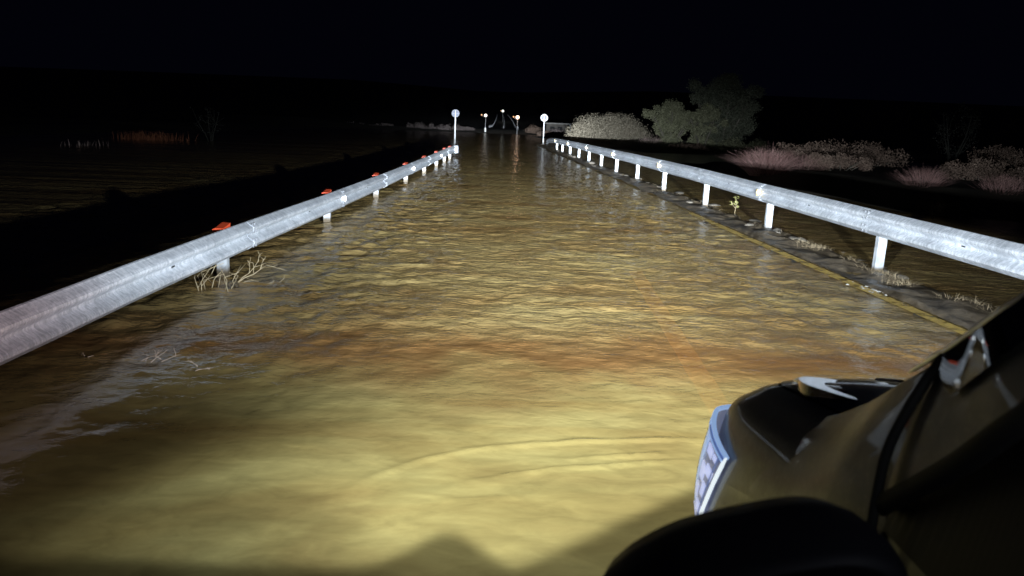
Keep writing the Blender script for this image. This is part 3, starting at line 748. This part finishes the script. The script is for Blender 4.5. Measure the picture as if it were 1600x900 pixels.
for i, (x, y, L, lab, sd) in enumerate([(-2.32, 4.9, .20, 'bigger of the two drifting pale twig sprigs in the brown water near the left rail', 3), (-2.0, 4.78, .16, 'short forked drifting twig just right of the biggest drifting sprig', 8), (-2.83, 4.93, .09, 'tiny drifting twig nearest to the left guardrail', 5)]):
    mb = MB(); rg = random.Random(sd)
    for k in range(5 if i == 0 else 2): sprig(mb, (rg.uniform(-.15,.15)*(1 if i == 0 else .2), rg.uniform(-.06,.06), .004), (rg.uniform(-1,1), rg.uniform(.2,1), .16), L*.55, .0036, rg, 0)
    tag(mb.build('drifting_twig', PALETW, None, smooth=True, loc=(x, y, 0)), lab, 'twig')

# stones along the verge
def stone_mesh(seed):
    rg = np.random.default_rng(seed); bm = bmesh.new(); bmesh.ops.create_icosphere(bm, subdivisions=3, radius=1)
    fr = rg.normal(size=(6, 3))*1.6; ph = rg.random(6)*6
    for v in bm.verts:
        c = np.array(v.co); s_ = 1+sum(.07*math.sin(float(fr[k]@c)*1.3+ph[k]) for k in range(6)); v.co = Vector(c*s_)
    me = bpy.data.meshes.new('stone'); bm.to_mesh(me); bm.free(); me.materials.append(STONE)
    me.polygons.foreach_set('use_smooth', [True]*len(me.polygons)); return me
SM = [stone_mesh(s_) for s_ in (1, 2, 3, 4)]
rg = random.Random(12)
for k in range(58):
    y = 8.9 + k*.72*rg.uniform(.85, 1.1)*(.55+k/70); 
    if y > 56: break
    x = float(xr(y)) - .12 + rg.uniform(-.22, .55); s_ = rg.uniform(.04, .10)*(1 if rg.random() > .2 else 1.35)
    o = bpy.data.objects.new('stone', SM[k % 4]); col.objects.link(o); o.location = (x, y, max(-.02, float(verge_z(np.array(x), np.array(y)))) - s_*.05)
    o.scale = (s_*rg.uniform(1, 1.6), s_*rg.uniform(1, 1.7), s_*.6); o.rotation_euler = (0, 0, rg.uniform(0, 6))
    tag(o, 'rounded wet grey brown stone lying in the mud under the right guardrail', 'stone', 'stones along the muddy verge')
# dry grass along the near verge (uncountable)
rg = random.Random(2); xy = []
for k in range(4600):
    y = rg.uniform(5.2, 11.5) if rg.random() < .85 else rg.uniform(11, 30)
    clump = math.sin(y*5.3)+math.sin(y*2.9+1)+rg.uniform(-1, 1)
    if clump < .2: continue
    x = float(xr(y)) - .02 + rg.gauss(0, .09); xy.append((x, y, float(verge_z(np.array(x), np.array(y)))-.01))
V, F = blades(xy, .07, 3, .0022, 2.2, .5, 3)
tag(mesh_np('dry_grass', V, F, STRAW, None, smooth=False), 'matted dry grass on the mud under the near end of the right guardrail', 'grass', kind='stuff')
# small yellow-green plant
r0 = empty('weed', (5.0, 15.6, .03)); tag(r0, 'small yellow green weed beside the right guardrail post', 'plant')
mb = MB(); mb.tube([(0,0,-.1), (.02,0,.15), (.0,0,.32)], [.008,.006,.003], 5); mb.tube([(.01,0,.08), (-.10,0,.22)], .004, 5); mb.build('stem', TWIG, r0)
V, F = leaves_in([(0,0,.3),(.02,0,.2),(-.08,0,.18),(.04,0,.1)], [(.05,.05,.06)]*4, 80, .04, 3, shell=.2)
mesh_np('leaves', V, F, mat('yellow_leaf', (.22,.21,.07), .7), r0, smooth=False)

# ---------------------------------------------------------------- THE CAR (its left front corner is seen from the driver's window)
CX = 1.6
def paint_mat():
    M_ = mat('black_car_paint', (.014,.0135,.013), .16, .9, coat=.45, spec=.3); nt = M_.node_tree; b = nt.nodes['Principled BSDF']; b.inputs['Coat IOR'].default_value = 1.42
    n = noise(nt, 9, 8, .65); r_ = ramp(nt, n.outputs['Fac'], [(.35, (.48,.48,.48)), (.75, (.64,.64,.64))])
    nt.links.new(r_, b.inputs['Roughness'])
    n2 = noise(nt, 60, 4, .7); nt.links.new(ramp(nt, n2.outputs['Fac'], [(.50, (.105,.105,.108)), (.8, (.15,.148,.145))]), b.inputs['Base Color'])
    return M_
PAINT = paint_mat()
GLOSSB = mat('gloss_black_panel', (.006,.006,.007), .05, 0, coat=1)
RUBBER = mat('black_rubber', (.006,.006,.006), .8)
GLASSD = mat('dark_car_glass', (.004,.004,.005), .02, 0, .6, coat=.6)
SATIN = mat('satin_trim', (.9,.92,.97), .42, 1)
GLINT = mat('glint_metal', (.9,.92,.97), .09, 1)
CHROME = mat('chrome_strip', (.8,.82,.86), .16, 1)
PLAST = mat('black_mirror_plastic', (.004,.004,.006), .6, spec=.1)
def em(name, c, s_, base=(.3,.33,.42), rough=.25): return mat(name, base, rough, 0, emit=c, es=s_)
LENSR = em('lit_lens_rim', (.36,.56,.95), .62, (.5,.6,.8))
HOUS = em('lamp_housing_lit', (.17,.22,.42), .42, (.2,.2,.26), .2)
BLOCK = em('reflector_cell_lit', (.50,.58,.92), .78, (.6,.6,.7), .15)
BAR = em('lamp_light_bar', (.85,.95,1), .95)
BLUET = em('lens_tint', (.12,.22,.62), .42)
def clear_mat():
    M_ = bpy.data.materials.new('clear_cover'); M_.use_nodes = True; nt = M_.node_tree
    out = nt.nodes['Material Output']; nt.nodes.remove(nt.nodes['Principled BSDF'])
    g = nt.nodes.new('ShaderNodeBsdfGlossy'); g.inputs['Roughness'].default_value = .03
    t = nt.nodes.new('ShaderNodeBsdfTransparent'); f = nt.nodes.new('ShaderNodeFresnel'); f.inputs[0].default_value = 1.45
    x = nt.nodes.new('ShaderNodeMixShader'); nt.links.new(f.outputs[0], x.inputs[0]); nt.links.new(t.outputs[0], x.inputs[1]); nt.links.new(g.outputs[0], x.inputs[2]); nt.links.new(x.outputs[0], out.inputs[0])
    return M_
CLEAR = clear_mat()
LV = [(.03,2.40,.25,.22),(0,2.48,.40,.40),(0,2.50,.52,.58),(.02,2.49,.66,.80),(.045,2.45,.79,.95),(.09,2.37,.855,1.02),(.16,2.28,.905,1.085),(.35,2.17,.95,1.13),(.62,2.10,.965,1.145),(.93,2.05,.97,1.155)]
NC = 34
def contour(l):
    ins, yn, zf, zb = LV[l]; W = .935-ins; out = []; yc = min(1.85, yn-.15)
    for i in range(NC):
        a = math.pi/2*i/(NC-1); out.append((CX-W*math.sin(a)**(2/3.4), yc+(yn-yc)*max(0, math.cos(a))**(2/3.4)))
    out += [(CX-W, y) for y in np.linspace(yc, 1.40, 9)[1:]]
    r_ = []
    for x, y in out:
        t = min(1, max(0, (yn-y)/(yn-1.45))); r_.append((x, y, zf+(zb-zf)*t**.72))
    return np.array(r_)
CT = np.array([contour(l) for l in range(10)])          # level, index, xyz
def S(l, i):
    l = min(max(l, 0), 9-1e-6); i = min(max(i, 0), CT.shape[1]-1-1e-6)
    # Catmull-Rom across levels for a smooth shell
    l1 = int(l); t = l-l1; l0 = max(l1-1, 0); l2 = min(l1+1, 9); l3 = min(l1+2, 9)
    i1 = int(i); s_ = i-i1; g_ = lambda L: CT[L, i1]*(1-s_)+CT[L, i1+1]*s_
    a, b, c, d = g_(l0), g_(l1), g_(l2), g_(l3)
    return .5*((2*b)+(c-a)*t+(2*a-5*b+4*c-d)*t*t+(3*b-a-3*c+d)*t**3)
def nrm(l, i):
    a = S(l+.05, i)-S(l-.05, i) if l > .06 else S(l+.1, i)-S(l, i); b = S(l, min(i+.4, NC+7.9))-S(l, i-.4)
    n_ = np.cross(b, a); n_ /= np.linalg.norm(n_)+1e-9
    return -n_ if (n_[0] > 0 and n_[1] < .0) or n_[2] < -.5 else n_
def mir(v): return (2*CX-v[0], v[1], v[2])
def patch(ls, is_, off=0):
    V = []; 
    for l in ls:
        for i in is_:
            P_ = S(l, i); V.append(P_ + (nrm(l, i)*off if off else 0))
    n = len(is_); F = [(a*n+b, a*n+b+1, (a+1)*n+b+1, (a+1)*n+b) for a in range(len(ls)-1) for b in range(n-1)]
    return V, F
def flip(F): return [tuple(reversed(f)) for f in F]
car = empty('car', (CX, 0, 0)); tag(car, 'black car seen along its left front wing with the blue white headlight glowing', 'car')
def cpart(name, V, F, m_, parent=None, smooth=True, mirror=False, both=False):
    """vertices in world space; children of the car empty sit at CX"""
    V = [tuple(v) for v in V]; out = []
    if mirror:
        o = mesh_np(name, [mir(v) for v in V], flip(F), m_, parent or car, smooth); return offs(o)
    if both and name not in ('body', 'hood'):
        offs(mesh_np(name, [mir(v) for v in V], flip(F), m_, parent or car, smooth))
    elif both:
        n = len(V); V = V + [mir(v) for v in V]; F = list(F)+[tuple(q+n for q in f) for f in flip(F)]
        o = mesh_np(name, V, F, m_, parent or car, smooth)
        bm = bmesh.new(); bm.from_mesh(o.data); bmesh.ops.remove_doubles(bm, verts=bm.verts[:], dist=.002); bmesh.ops.recalc_face_normals(bm, faces=bm.faces[:]); bm.to_mesh(o.data); bm.free()
        for p_ in o.data.polygons: p_.use_smooth = True
        return offs(o)
    return offs(mesh_np(name, V, F, m_, parent or car, smooth))
def offs(o):
    if o.parent is car: o.location = (-CX, 0, 0)
    return o
idx = list(np.arange(0, NC+8+.001, .5)); SH = 6.0
body_ls = list(np.linspace(0, 5.985, 36))
V, F = patch(body_ls, idx)
n = len(V); 
body = cpart('body', V, F, PAINT, both=True)
V, F = patch(list(np.linspace(6.02, 9, 30)), idx)
hood = cpart('hood', [(v[0], v[1], v[2]+.004) for v in V], F, PAINT, both=True)
V, F = patch([5.93, 6.0, 6.07], idx); cpart('shut_line_seal', [(v[0]+.003, v[1], v[2]-.007) for v in V], F, RUBBER, both=True)
# hood: raised nose ridge, and a U-shaped flange added for the rail's reflection
def hood_pt(x, y, off=0):
    # sample the hood height by nearest search on the fine shell
    best = None
    for L in HL:
        d = (L[0]-x)**2+(L[1]-y)**2
        if best is None or d < best[0]: best = (d, L)
    return np.array([x, y, best[1][2]+.004+off])
HL = [S(l, i) for l in np.linspace(5.6, 9, 90) for i in np.linspace(0, NC+7.9, 160)]
HLa = np.array(HL)
def hz(x, y):
    d = (HLa[:,0]-x)**2+(HLa[:,1]-y)**2; k = np.argsort(d)[:6]; w_ = 1/(d[k]+1e-6); return float((HLa[k,2]*w_).sum()/w_.sum())
def hood_ribbon(path, width, off, name, m_, th=.01):
    V = []; n_ = len(path)
    for k, (x, y) in enumerate(path):
        a = path[min(k+1, n_-1)]; b = path[max(k-1, 0)]; dx, dy = a[0]-b[0], a[1]-b[1]; L = math.hypot(dx, dy)+1e-9
        wk = width(k/(n_-1)) if callable(width) else width
        px, py = -dy/L*wk/2, dx/L*wk/2
        for s_, o_ in ((-1, -th), (-.8, off), (.8, off), (1, -th)): V.append((x+px*s_, y+py*s_, hz(x+px*s_, y+py*s_)+.004+o_))
    F = [(4*k+j, 4*k+j+1, 4*k+j+5, 4*k+j+4) for k in range(n_-1) for j in range(3)]
    F += [(0, 1, 2, 3), (4*n_-1, 4*n_-2, 4*n_-3, 4*n_-4)]
    return cpart(name, V, F, m_, smooth=True)
rail_glint = empty('rail_glint', (0, 0, 0)); rail_glint.parent = car; rail_glint.location = (-CX, 0, 0)
def spart(name, V, F, m_, smooth=True): return mesh_np(name, V, F, m_, rail_glint, smooth)
def bez(P, n):
    out = []; P = [np.array(q, float) for q in P]
    for k in range(len(P)-1):
        p0 = P[max(k-1,0)]; p1 = P[k]; p2 = P[k+1]; p3 = P[min(k+2,len(P)-1)]
        for t in np.linspace(0, 1, n, endpoint=False): out.append(.5*((2*p1)+(p2-p0)*t+(2*p0-5*p1+4*p2-p3)*t*t+(3*p1-p0-3*p2+p3)*t**3))
    out.append(P[-1]); return [tuple(q) for q in out]
ring = bez([(1.115,1.68),(1.085,1.82),(1.035,1.935),(.96,1.975),(.892,1.945),(.862,1.87),(.870,1.79),(.900,1.705)], 8)
# added mirror flange, tilted proud of the bonnet to shape the guardrail's reflection
_P = Vector((.95,1.87,1.038)); _n = ((Vector((4.72,9.2,.66))-_P).normalized() + (Vector((0,0,1.7))-_P).normalized()).normalized()
def plate_z(x, y): return _P.z - (_n.x*(x-_P.x) + _n.y*(y-_P.y))/_n.z
def ribbon_v(path, wk_, off, th, s0=-.8, s1=.8):
    V = []; n_ = len(path)
    for k, (x, y) in enumerate(path):
        a = path[min(k+1, n_-1)]; b = path[max(k-1, 0)]; dx, dy = a[0]-b[0], a[1]-b[1]; L = math.hypot(dx, dy)+1e-9
        wk = wk_(k/(n_-1)); px, py = -dy/L*wk/2, dx/L*wk/2
        for s_, o_ in ((-1, -th), (s0, off*.7), (0, off), (s1, off*.7), (1, -th)): V.append((x+px*s_, y+py*s_, hz(x+px*s_, y+py*s_)+.004+o_))
    F = [(5*k+j, 5*k+j+1, 5*k+j+6, 5*k+j+5) for k in range(n_-1) for j in range(4)]
    return V, F
def flange(path, wf):
    V = []; n_ = len(path)
    for k, (x, y) in enumerate(path):
        a = path[min(k+1, n_-1)]; b = path[max(k-1, 0)]; dx, dy = a[0]-b[0], a[1]-b[1]; L = math.hypot(dx, dy)+1e-9
        wk = wf(k/(n_-1)); px, py = -dy/L*wk/2, dx/L*wk/2
        o1 = (x-px, y-py); o2 = (x+px, y+py)
        V += [(*o1, min(hz(*o1), plate_z(*o1))-.03), (*o1, plate_z(*o1)), (*o2, plate_z(*o2)), (*o2, min(hz(*o2), plate_z(*o2))-.03)]
    return V, [(4*k+1, 4*k+2, 4*k+6, 4*k+5) for k in range(n_-1)], [(4*k+j, 4*k+j+1, 4*k+j+5, 4*k+j+4) for k in range(n_-1) for j in (0, 2)]
V, F, F2 = flange(ring, lambda t: .020+.050*math.sin(min(1, t*1.0)*math.pi)**.8); spart('rail_glint_flange', V, F, GLINT, smooth=False); spart('rail_glint_skirt', V, F2, GLOSSB, smooth=False)
cx_, cy_ = 1.0, 1.80; V = []; F = []; m_ = len(ring)
for r_ in (0, .5, .98):
    for x, y in ring: X_ = cx_+(x-cx_)*r_; Y_ = cy_+(y-cy_)*r_; V.append((X_, Y_, max(plate_z(X_, Y_)-.008, hz(X_, Y_)+.003)))
for a in range(2):
    for k in range(m_-1): F.append((a*m_+k, a*m_+k+1, (a+1)*m_+k+1, (a+1)*m_+k))
spart('rail_glint_inset', V, F, GLOSSB)
ridge = bez([(.93,2.13),(.905,2.08),(.885,1.99),(.866,1.90),(.862,1.86)], 6)
V, F = ribbon_v(ridge, lambda t: .022, .009, .004); cpart('hood_ridge', V, F, CHROME)
patch_l = bez([(1.12,2.03),(1.135,2.00),(1.15,1.965)], 4)
V, F = ribbon_v(patch_l, lambda t: .03, .005, .003); cpart('washer_nozzle', V, F, SATIN)

# pillar foot, pillar and windscreen
A_ = bez([(.700,1.97,.76),(.684,1.75,.78),(.680,1.55,.80),(.680,1.36,.82),(.684,1.175,.86)], 8)
U_ = bez([(.815,1.97,.94),(.805,1.70,1.022),(.800,1.50,1.13),(.772,1.32,1.245),(.764,1.195,1.335)], 8)
def span(Ac, Uc, m_, bulge, name, matl, k=10, both=True, parent=None):
    V = []; n_ = len(Ac)
    for q in range(n_):
        a = np.array(Ac[q]); u = np.array(Uc[q])
        for j in range(k+1):
            t = j/k; P_ = a*(1-t)+u*t; P_ = P_ + np.array([-1.0, 0, .35])*(bulge*min(1, 4*q/(n_-1)) if bulge > .02 else bulge)*math.sin(t*math.pi)*(1 if bulge < .02 else 1-.64*max(0, q/(n_-1)-.7)/.3)
            V.append(P_)
    F = [(q*(k+1)+j, q*(k+1)+j+1, (q+1)*(k+1)+j+1, (q+1)*(k+1)+j) for q in range(n_-1) for j in range(k)]
    return cpart(name, V, F, matl, both=both)
span(A_, U_, PAINT, .028, 'wing_top', PAINT)
A2 = bez([(.694,1.180,1.08),(.70,1.013,1.238),(.70,.906,1.353),(.715,.80,1.46),(.76,.5,1.62),(.83,.1,1.70)], 7)
U2 = bez([(.765,1.18,1.345),(.765,1.115,1.40),(.765,1.031,1.471),(.80,.93,1.57),(.90,.62,1.70),(.98,.25,1.76)], 7)
span(A2, U2, PAINT, .010, 'windscreen_pillar', PAINT)
def both_tube(name, pts, r_, m_, n=8):
    for pp in (pts, [mir(q) for q in pts]):
        mb = MB(); mb.tube(pp, r_, n); offs(mb.build(name, m_, car, smooth=True))
# black gap between wing and pillar
seam = bez([(.766,1.188,1.343),(.742,1.190,1.30),(.718,1.192,1.24),(.698,1.192,1.18),(.686,1.185,1.12),(.674,1.17,1.0),(.664,1.165,.9),(.660,1.165,.7),(.662,1.165,.4)], 6)
both_tube('door_gap_seal', [(x-.004, y-.004, z) for x, y, z in seam], .0095, RUBBER)
both_tube('pillar_strip', [(x-.004, y+.004, z+.006) for x, y, z in U_[-7:]+U2], [.001]+[.004]*3+[.0065]*(3+len(U2)), SATIN)
both_tube('window_seal', [(x-.004, y, z-.014) for x, y, z in A2], .019, RUBBER)
# quarter pane set on the pillar with its bright corner bracket
qa = [np.array(q) for q in A2]; qu = [np.array(q) for q in U2]
V = []; 
for q in range(3, len(qa)):
    for t in (.50, .66, .80, .93):
        s_ = t if q > 5 else (.93-(.93-t)*(q-2)/4); V.append(qa[q]*(1-s_)+qu[q]*s_+np.array([-.019, .0, .008]))
n_ = len(qa)-3; F = [(4*q+j, 4*q+j+1, 4*q+j+5, 4*q+j+4) for q in range(n_-1) for j in range(3)]
cpart('corner_pane', V, F, GLASSD, both=True)
# sides, glass, roof, tail
ys_ = list(np.linspace(1.40, -2.0, 20)); side = [(.03,.24),(0,.40),(0,.58),(.02,.80),(.03,.92),(.045,1.03)]
V = []; 
for y in ys_:
    tap = .10*max(0, (-y-1.2)/.8)**2
    for ins, z in side: V.append((CX-.935+ins+tap, y, z))
k = len(side); F = [(a*k+b, (a)*k+b+1, (a+1)*k+b+1, (a+1)*k+b) for a in range(len(ys_)-1) for b in range(k-1)]
cpart('door_panels', V, F, PAINT, both=True)
V = []; 
for a in A2:
    V += [(.700, a[1], 1.02), (.700+.12*(a[2]-1.02)+.008, a[1], a[2])]
for y, z in ((-.4,1.70),(-1.0,1.66),(-1.6,1.42)): V += [(.700, y, 1.02), (.86+.02*abs(y), y, z)]
F = [(2*q, 2*q+1, 2*q+3, 2*q+2) for q in range(len(V)//2-1)]
cpart('dark_window_sheet', V, F, mat('black_cabin_opening', (.008,.007,.007), .5, spec=.2), both=True, smooth=False)  # dark sheet over the open window, its black standing for cabin shade
V = []; 
for q in U2[::3]: V += [(q[0]-.002, q[1], q[2]-.004), mir((q[0]-.002, q[1], q[2]-.004))]
V = [(.84,1.50,1.09), mir((.84,1.50,1.09))]+V
F = [(2*q, 2*q+1, 2*q+3, 2*q+2) for q in range(len(V)//2-1)]
cpart('windscreen', V, F, GLASSD, smooth=False)
V = []
for y, z, xo in ((.25,1.762,1.02),(-.3,1.78,.96),(-1.0,1.745,.94),(-1.65,1.60,.96),(-2.02,1.05,.85),(-2.04,.25,.85)):
    for t in np.linspace(0, 1, 7): V.append((xo+(2*CX-2*xo)*t, y, z+.03*math.sin(t*math.pi)))
F = [(a*7+b, (a+1)*7+b, (a+1)*7+b+1, a*7+b+1) for a in range(5) for b in range(6)]
cpart('roof', V, F, PAINT)
V = [];
for y, z in ((.25,1.70),(-.3,1.72),(-1.0,1.69),(-1.65,1.5),(-2.02,1.05)): V += [(.83, y, z-.02), (1.0, y, z+.06)]
for wy_ in (1.72, -1.25):
    for sgn in (0, 1):
        mb = MB(); n1, n2 = 30, 10; V = []; 
        for a in range(n1):
            for b in range(n2):
                u = 2*math.pi*a/n1; v = 2*math.pi*b/n2; rr = .27+.075*math.cos(v); V.append((.80+.10*math.sin(v), wy_+rr*math.cos(u), .12+rr*math.sin(u)))
        F = [(a*n2+b, a*n2+(b+1) % n2, ((a+1) % n1)*n2+(b+1) % n2, ((a+1) % n1)*n2+b) for a in range(n1) for b in range(n2)]
        wl = cpart('wheel', V, F, RUBBER, mirror=bool(sgn))
        V = [(.735, wy_, .12)]+[(.725, wy_+.2*math.cos(2*math.pi*a/20), .12+.2*math.sin(2*math.pi*a/20)) for a in range(20)]; F = [(0, 1+a, 1+(a+1) % 20) for a in range(20)]
        if sgn: V = [mir(v) for v in V]
        mesh_np('rim', V, F, SATIN, wl, smooth=False)

# headlight: housing, cells, bar, rim and clear cover, wrapped round the wing corner
def headlight(mirror):
    mm = (lambda V: [mir(v) for v in V]) if mirror else (lambda V: [tuple(v) for v in V])
    root = empty('headlight', (0, 0, 0)); root.parent = car; root.location = (-CX, 0, 0)
    def hp(name, V, F, m_, smooth=True): return mesh_np(name, mm(V), flip(F) if mirror else F, m_, root, smooth)
    # index of the contour where the side reaches a given y
    def i_at(l, y):
        lo, hi = 12.0, NC+7.9
        for _ in range(30):
            m1 = (lo+hi)/2
            if S(l, m1)[1] > y: lo = m1
            else: hi = m1
        return (lo+hi)/2
    top_l = lambda u: 3.22+.45*min(1, u*2.0)-.25*max(0, u-.55)       # u 0 back .. 1 front
    def LP(u, v, off):
        """u: 0 back edge -> 1 front; v: 0 bottom -> 1 top"""
        lt = top_l(u); l = 1.15+(lt-1.15)*v
        yb = 2.15-.19*v**1.0
        i0 = i_at(l, yb); i1 = i0-15.0
        i = i0+(i1-i0)*u
        return S(l, i)+nrm(l, i)*off
    nu, nv = 22, 16
    def lgrid(u0, u1, v0, v1, off, a=nu, b=nv):
        V = [LP(u0+(u1-u0)*x/a, v0+(v1-v0)*y/b, off(x/a, y/b) if callable(off) else off) for y in range(b+1) for x in range(a+1)]
        F = [(y*(a+1)+x, y*(a+1)+x+1, (y+1)*(a+1)+x+1, (y+1)*(a+1)+x) for y in range(b) for x in range(a)]
        return V, F
    bulge = lambda x, y: .008+.036*(math.sin(min(1, x*1.4)*math.pi/2))*math.sin(math.pi*(.12+.76*y))**.5
    V, F = lgrid(0, 1, 0, 1, lambda x, y: .002+.88*bulge(x, y)); hs = hp('lamp_housing', V, F, HOUS)
    V, F = lgrid(0, 1, 0, 1, lambda x, y: bulge(x, y)+.004); hp('clear_cover', V, flip(F), CLEAR)
    # pale rims: top edge, back edge
    def lp2(u, v, e=.004): return tuple(LP(u, v, bulge(u, v)+e))
    mb = MB(); mb.tube([lp2(u, 1.0) for u in np.linspace(0, 1, 18)], .008, 6); mb.tube([lp2(u, .93) for u in np.linspace(.02, 1, 18)], .005, 6)
    hp('lens_rim', mb.v, mb.f, LENSR)
    mb = MB(); mb.tube([lp2(.0, v, .006) for v in np.linspace(0, 1, 12)], [.0065]*11+[.004], 6); hp('light_bar', mb.v, mb.f, BAR)
    mb = MB(); mb.tube([lp2(.06, v, .002) for v in np.linspace(.02, .96, 12)], .003, 6); mb.tube([lp2(u, .965, .006) for u in np.linspace(.0, .35, 8)], .006, 6); hp('blue_seal', mb.v, mb.f, BLUET)
    # outer curved shell band at the front silhouette
    V, F = lgrid(.27, .85, 0.0, .99, lambda x, y: bulge(.27+.58*x, y)+.002, 10, 14); hp('front_lens_band', V, F, LENSR)
    rgq = random.Random(5)
    cells = [(.05,.12,.06,.22),(.05,.15,.25,.40),(.06,.13,.45,.60),(.05,.15,.64,.75),(.15,.23,.10,.28),(.18,.25,.33,.50),(.15,.24,.54,.70),(.07,.12,.80,.88),(.14,.24,.77,.88)]
    for (u0, u1, v0, v1) in cells:
        V, F = lgrid(u0, u1, v0+.02, v1, lambda x, y: bulge(u0+(u1-u0)*x, v0+(v1-v0)*y)+.0005+.002*x+.002*y, 3, 3)
        q = len(V); V2 = [tuple(LP(u0+(u1-u0)*x/3, v0+.02+(v1-v0-.02)*y/3, .006)) for y in range(4) for x in range(4)]
        ed = [(0,1),(1,2),(2,3),(3,7),(7,11),(11,15),(15,14),(14,13),(13,12),(12,8),(8,4),(4,0)]
        F = F+[(a, q+a, q+b, b) for a, b in ed]; hp('reflector_cell', list(V)+V2, F, BLOCK, smooth=False)
    return root
headlight(False); headlight(True)

# wing mirror, close to the lens and out of focus
root = empty('wing_mirror', (0, 0, 0)); root.parent = car; root.location = (-CX, 0, 0)
prof = bez([(.10,1.08),(.118,1.15),(.142,1.183),(.17,1.207),(.215,1.234),(.268,1.254),(.325,1.270),(.385,1.283),(.43,1.284),(.468,1.272),(.493,1.246),(.512,1.213),(.524,1.18),(.53,1.08),(.50,1.03),(.33,1.01),(.15,1.03),(.10,1.08)], 4)
V = []; n_ = len(prof)-1; mcx, mcz = .345, 1.14
lay = [(.715,.74,0),(.718,.85,0),(.735,.875,0),(.775,.93,0),(.83,.90,0),(.87,.82,0),(.895,.60,0),(.905,.3,0)]
for y, s_, _ in lay:
    for x, z in prof[:-1]: V.append((mcx+(x-mcx)*s_, y, mcz-.016+(z-mcz)*s_))
F = [(a*n_+b, a*n_+(b+1) % n_, (a+1)*n_+(b+1) % n_, (a+1)*n_+b) for a in range(len(lay)-1) for b in range(n_)]
F += [tuple((len(lay)-1)*n_+b for b in range(n_))]
mesh_np('mirror_housing', V, F, PLAST, root)
V = [(mcx+(x-mcx)*.72, .713, mcz+(z-mcz)*.72) for x, z in prof[:-1]]; mesh_np('mirror_glass', V, [tuple(range(len(V)))[::-1]], GLASSD, root, smooth=False)
mb = MB(); mb.tube([(.46,.80,1.06), (.58,.86,1.03), (.70,.92,1.02)], [.035,.03,.04], 10); mesh_np('mirror_arm', mb.v, mb.f, PLAST, root)

rg = random.Random(21); V = []; F = []  # foam flecks; those at the post bases stand for white reflections
for cx_, cy_, n_, rx, ry in ((4.30, 8.15, 60, .10, .16), (4.66, 12.3, 26, .06, .14), (4.55, 16.2, 22, .07, .2), (4.4, 20.1, 18, .07, .25), (4.25, 24, 14, .07, .3)):
    for k in range(n_):
        x = cx_+rg.gauss(0, rx); y = cy_+rg.gauss(0, ry); r_ = rg.uniform(.006, .026); b = len(V); m_ = 7
        z = max(.012, float(wave_h(np.array(x), np.array(y)))+.004)
        V.append((x, y, z+r_*.35))
        for q in range(m_):
            a = 2*math.pi*q/m_; rr = r_*rg.uniform(.7, 1.3); V.append((x+rr*math.cos(a), y+1.4*rr*math.sin(a), z-.006))
        F += [(b, b+1+q, b+1+(q+1) % m_) for q in range(m_)]
tag(mesh_np('foam', V, F, varied('foam_and_reflection', (.42,.40,.36), (.62,.60,.55), 40, .8, 0, 0)), 'small flecks of white foam where water spills past the yellow line, and added flecks standing for reflections at the right posts', 'foam', kind='stuff')
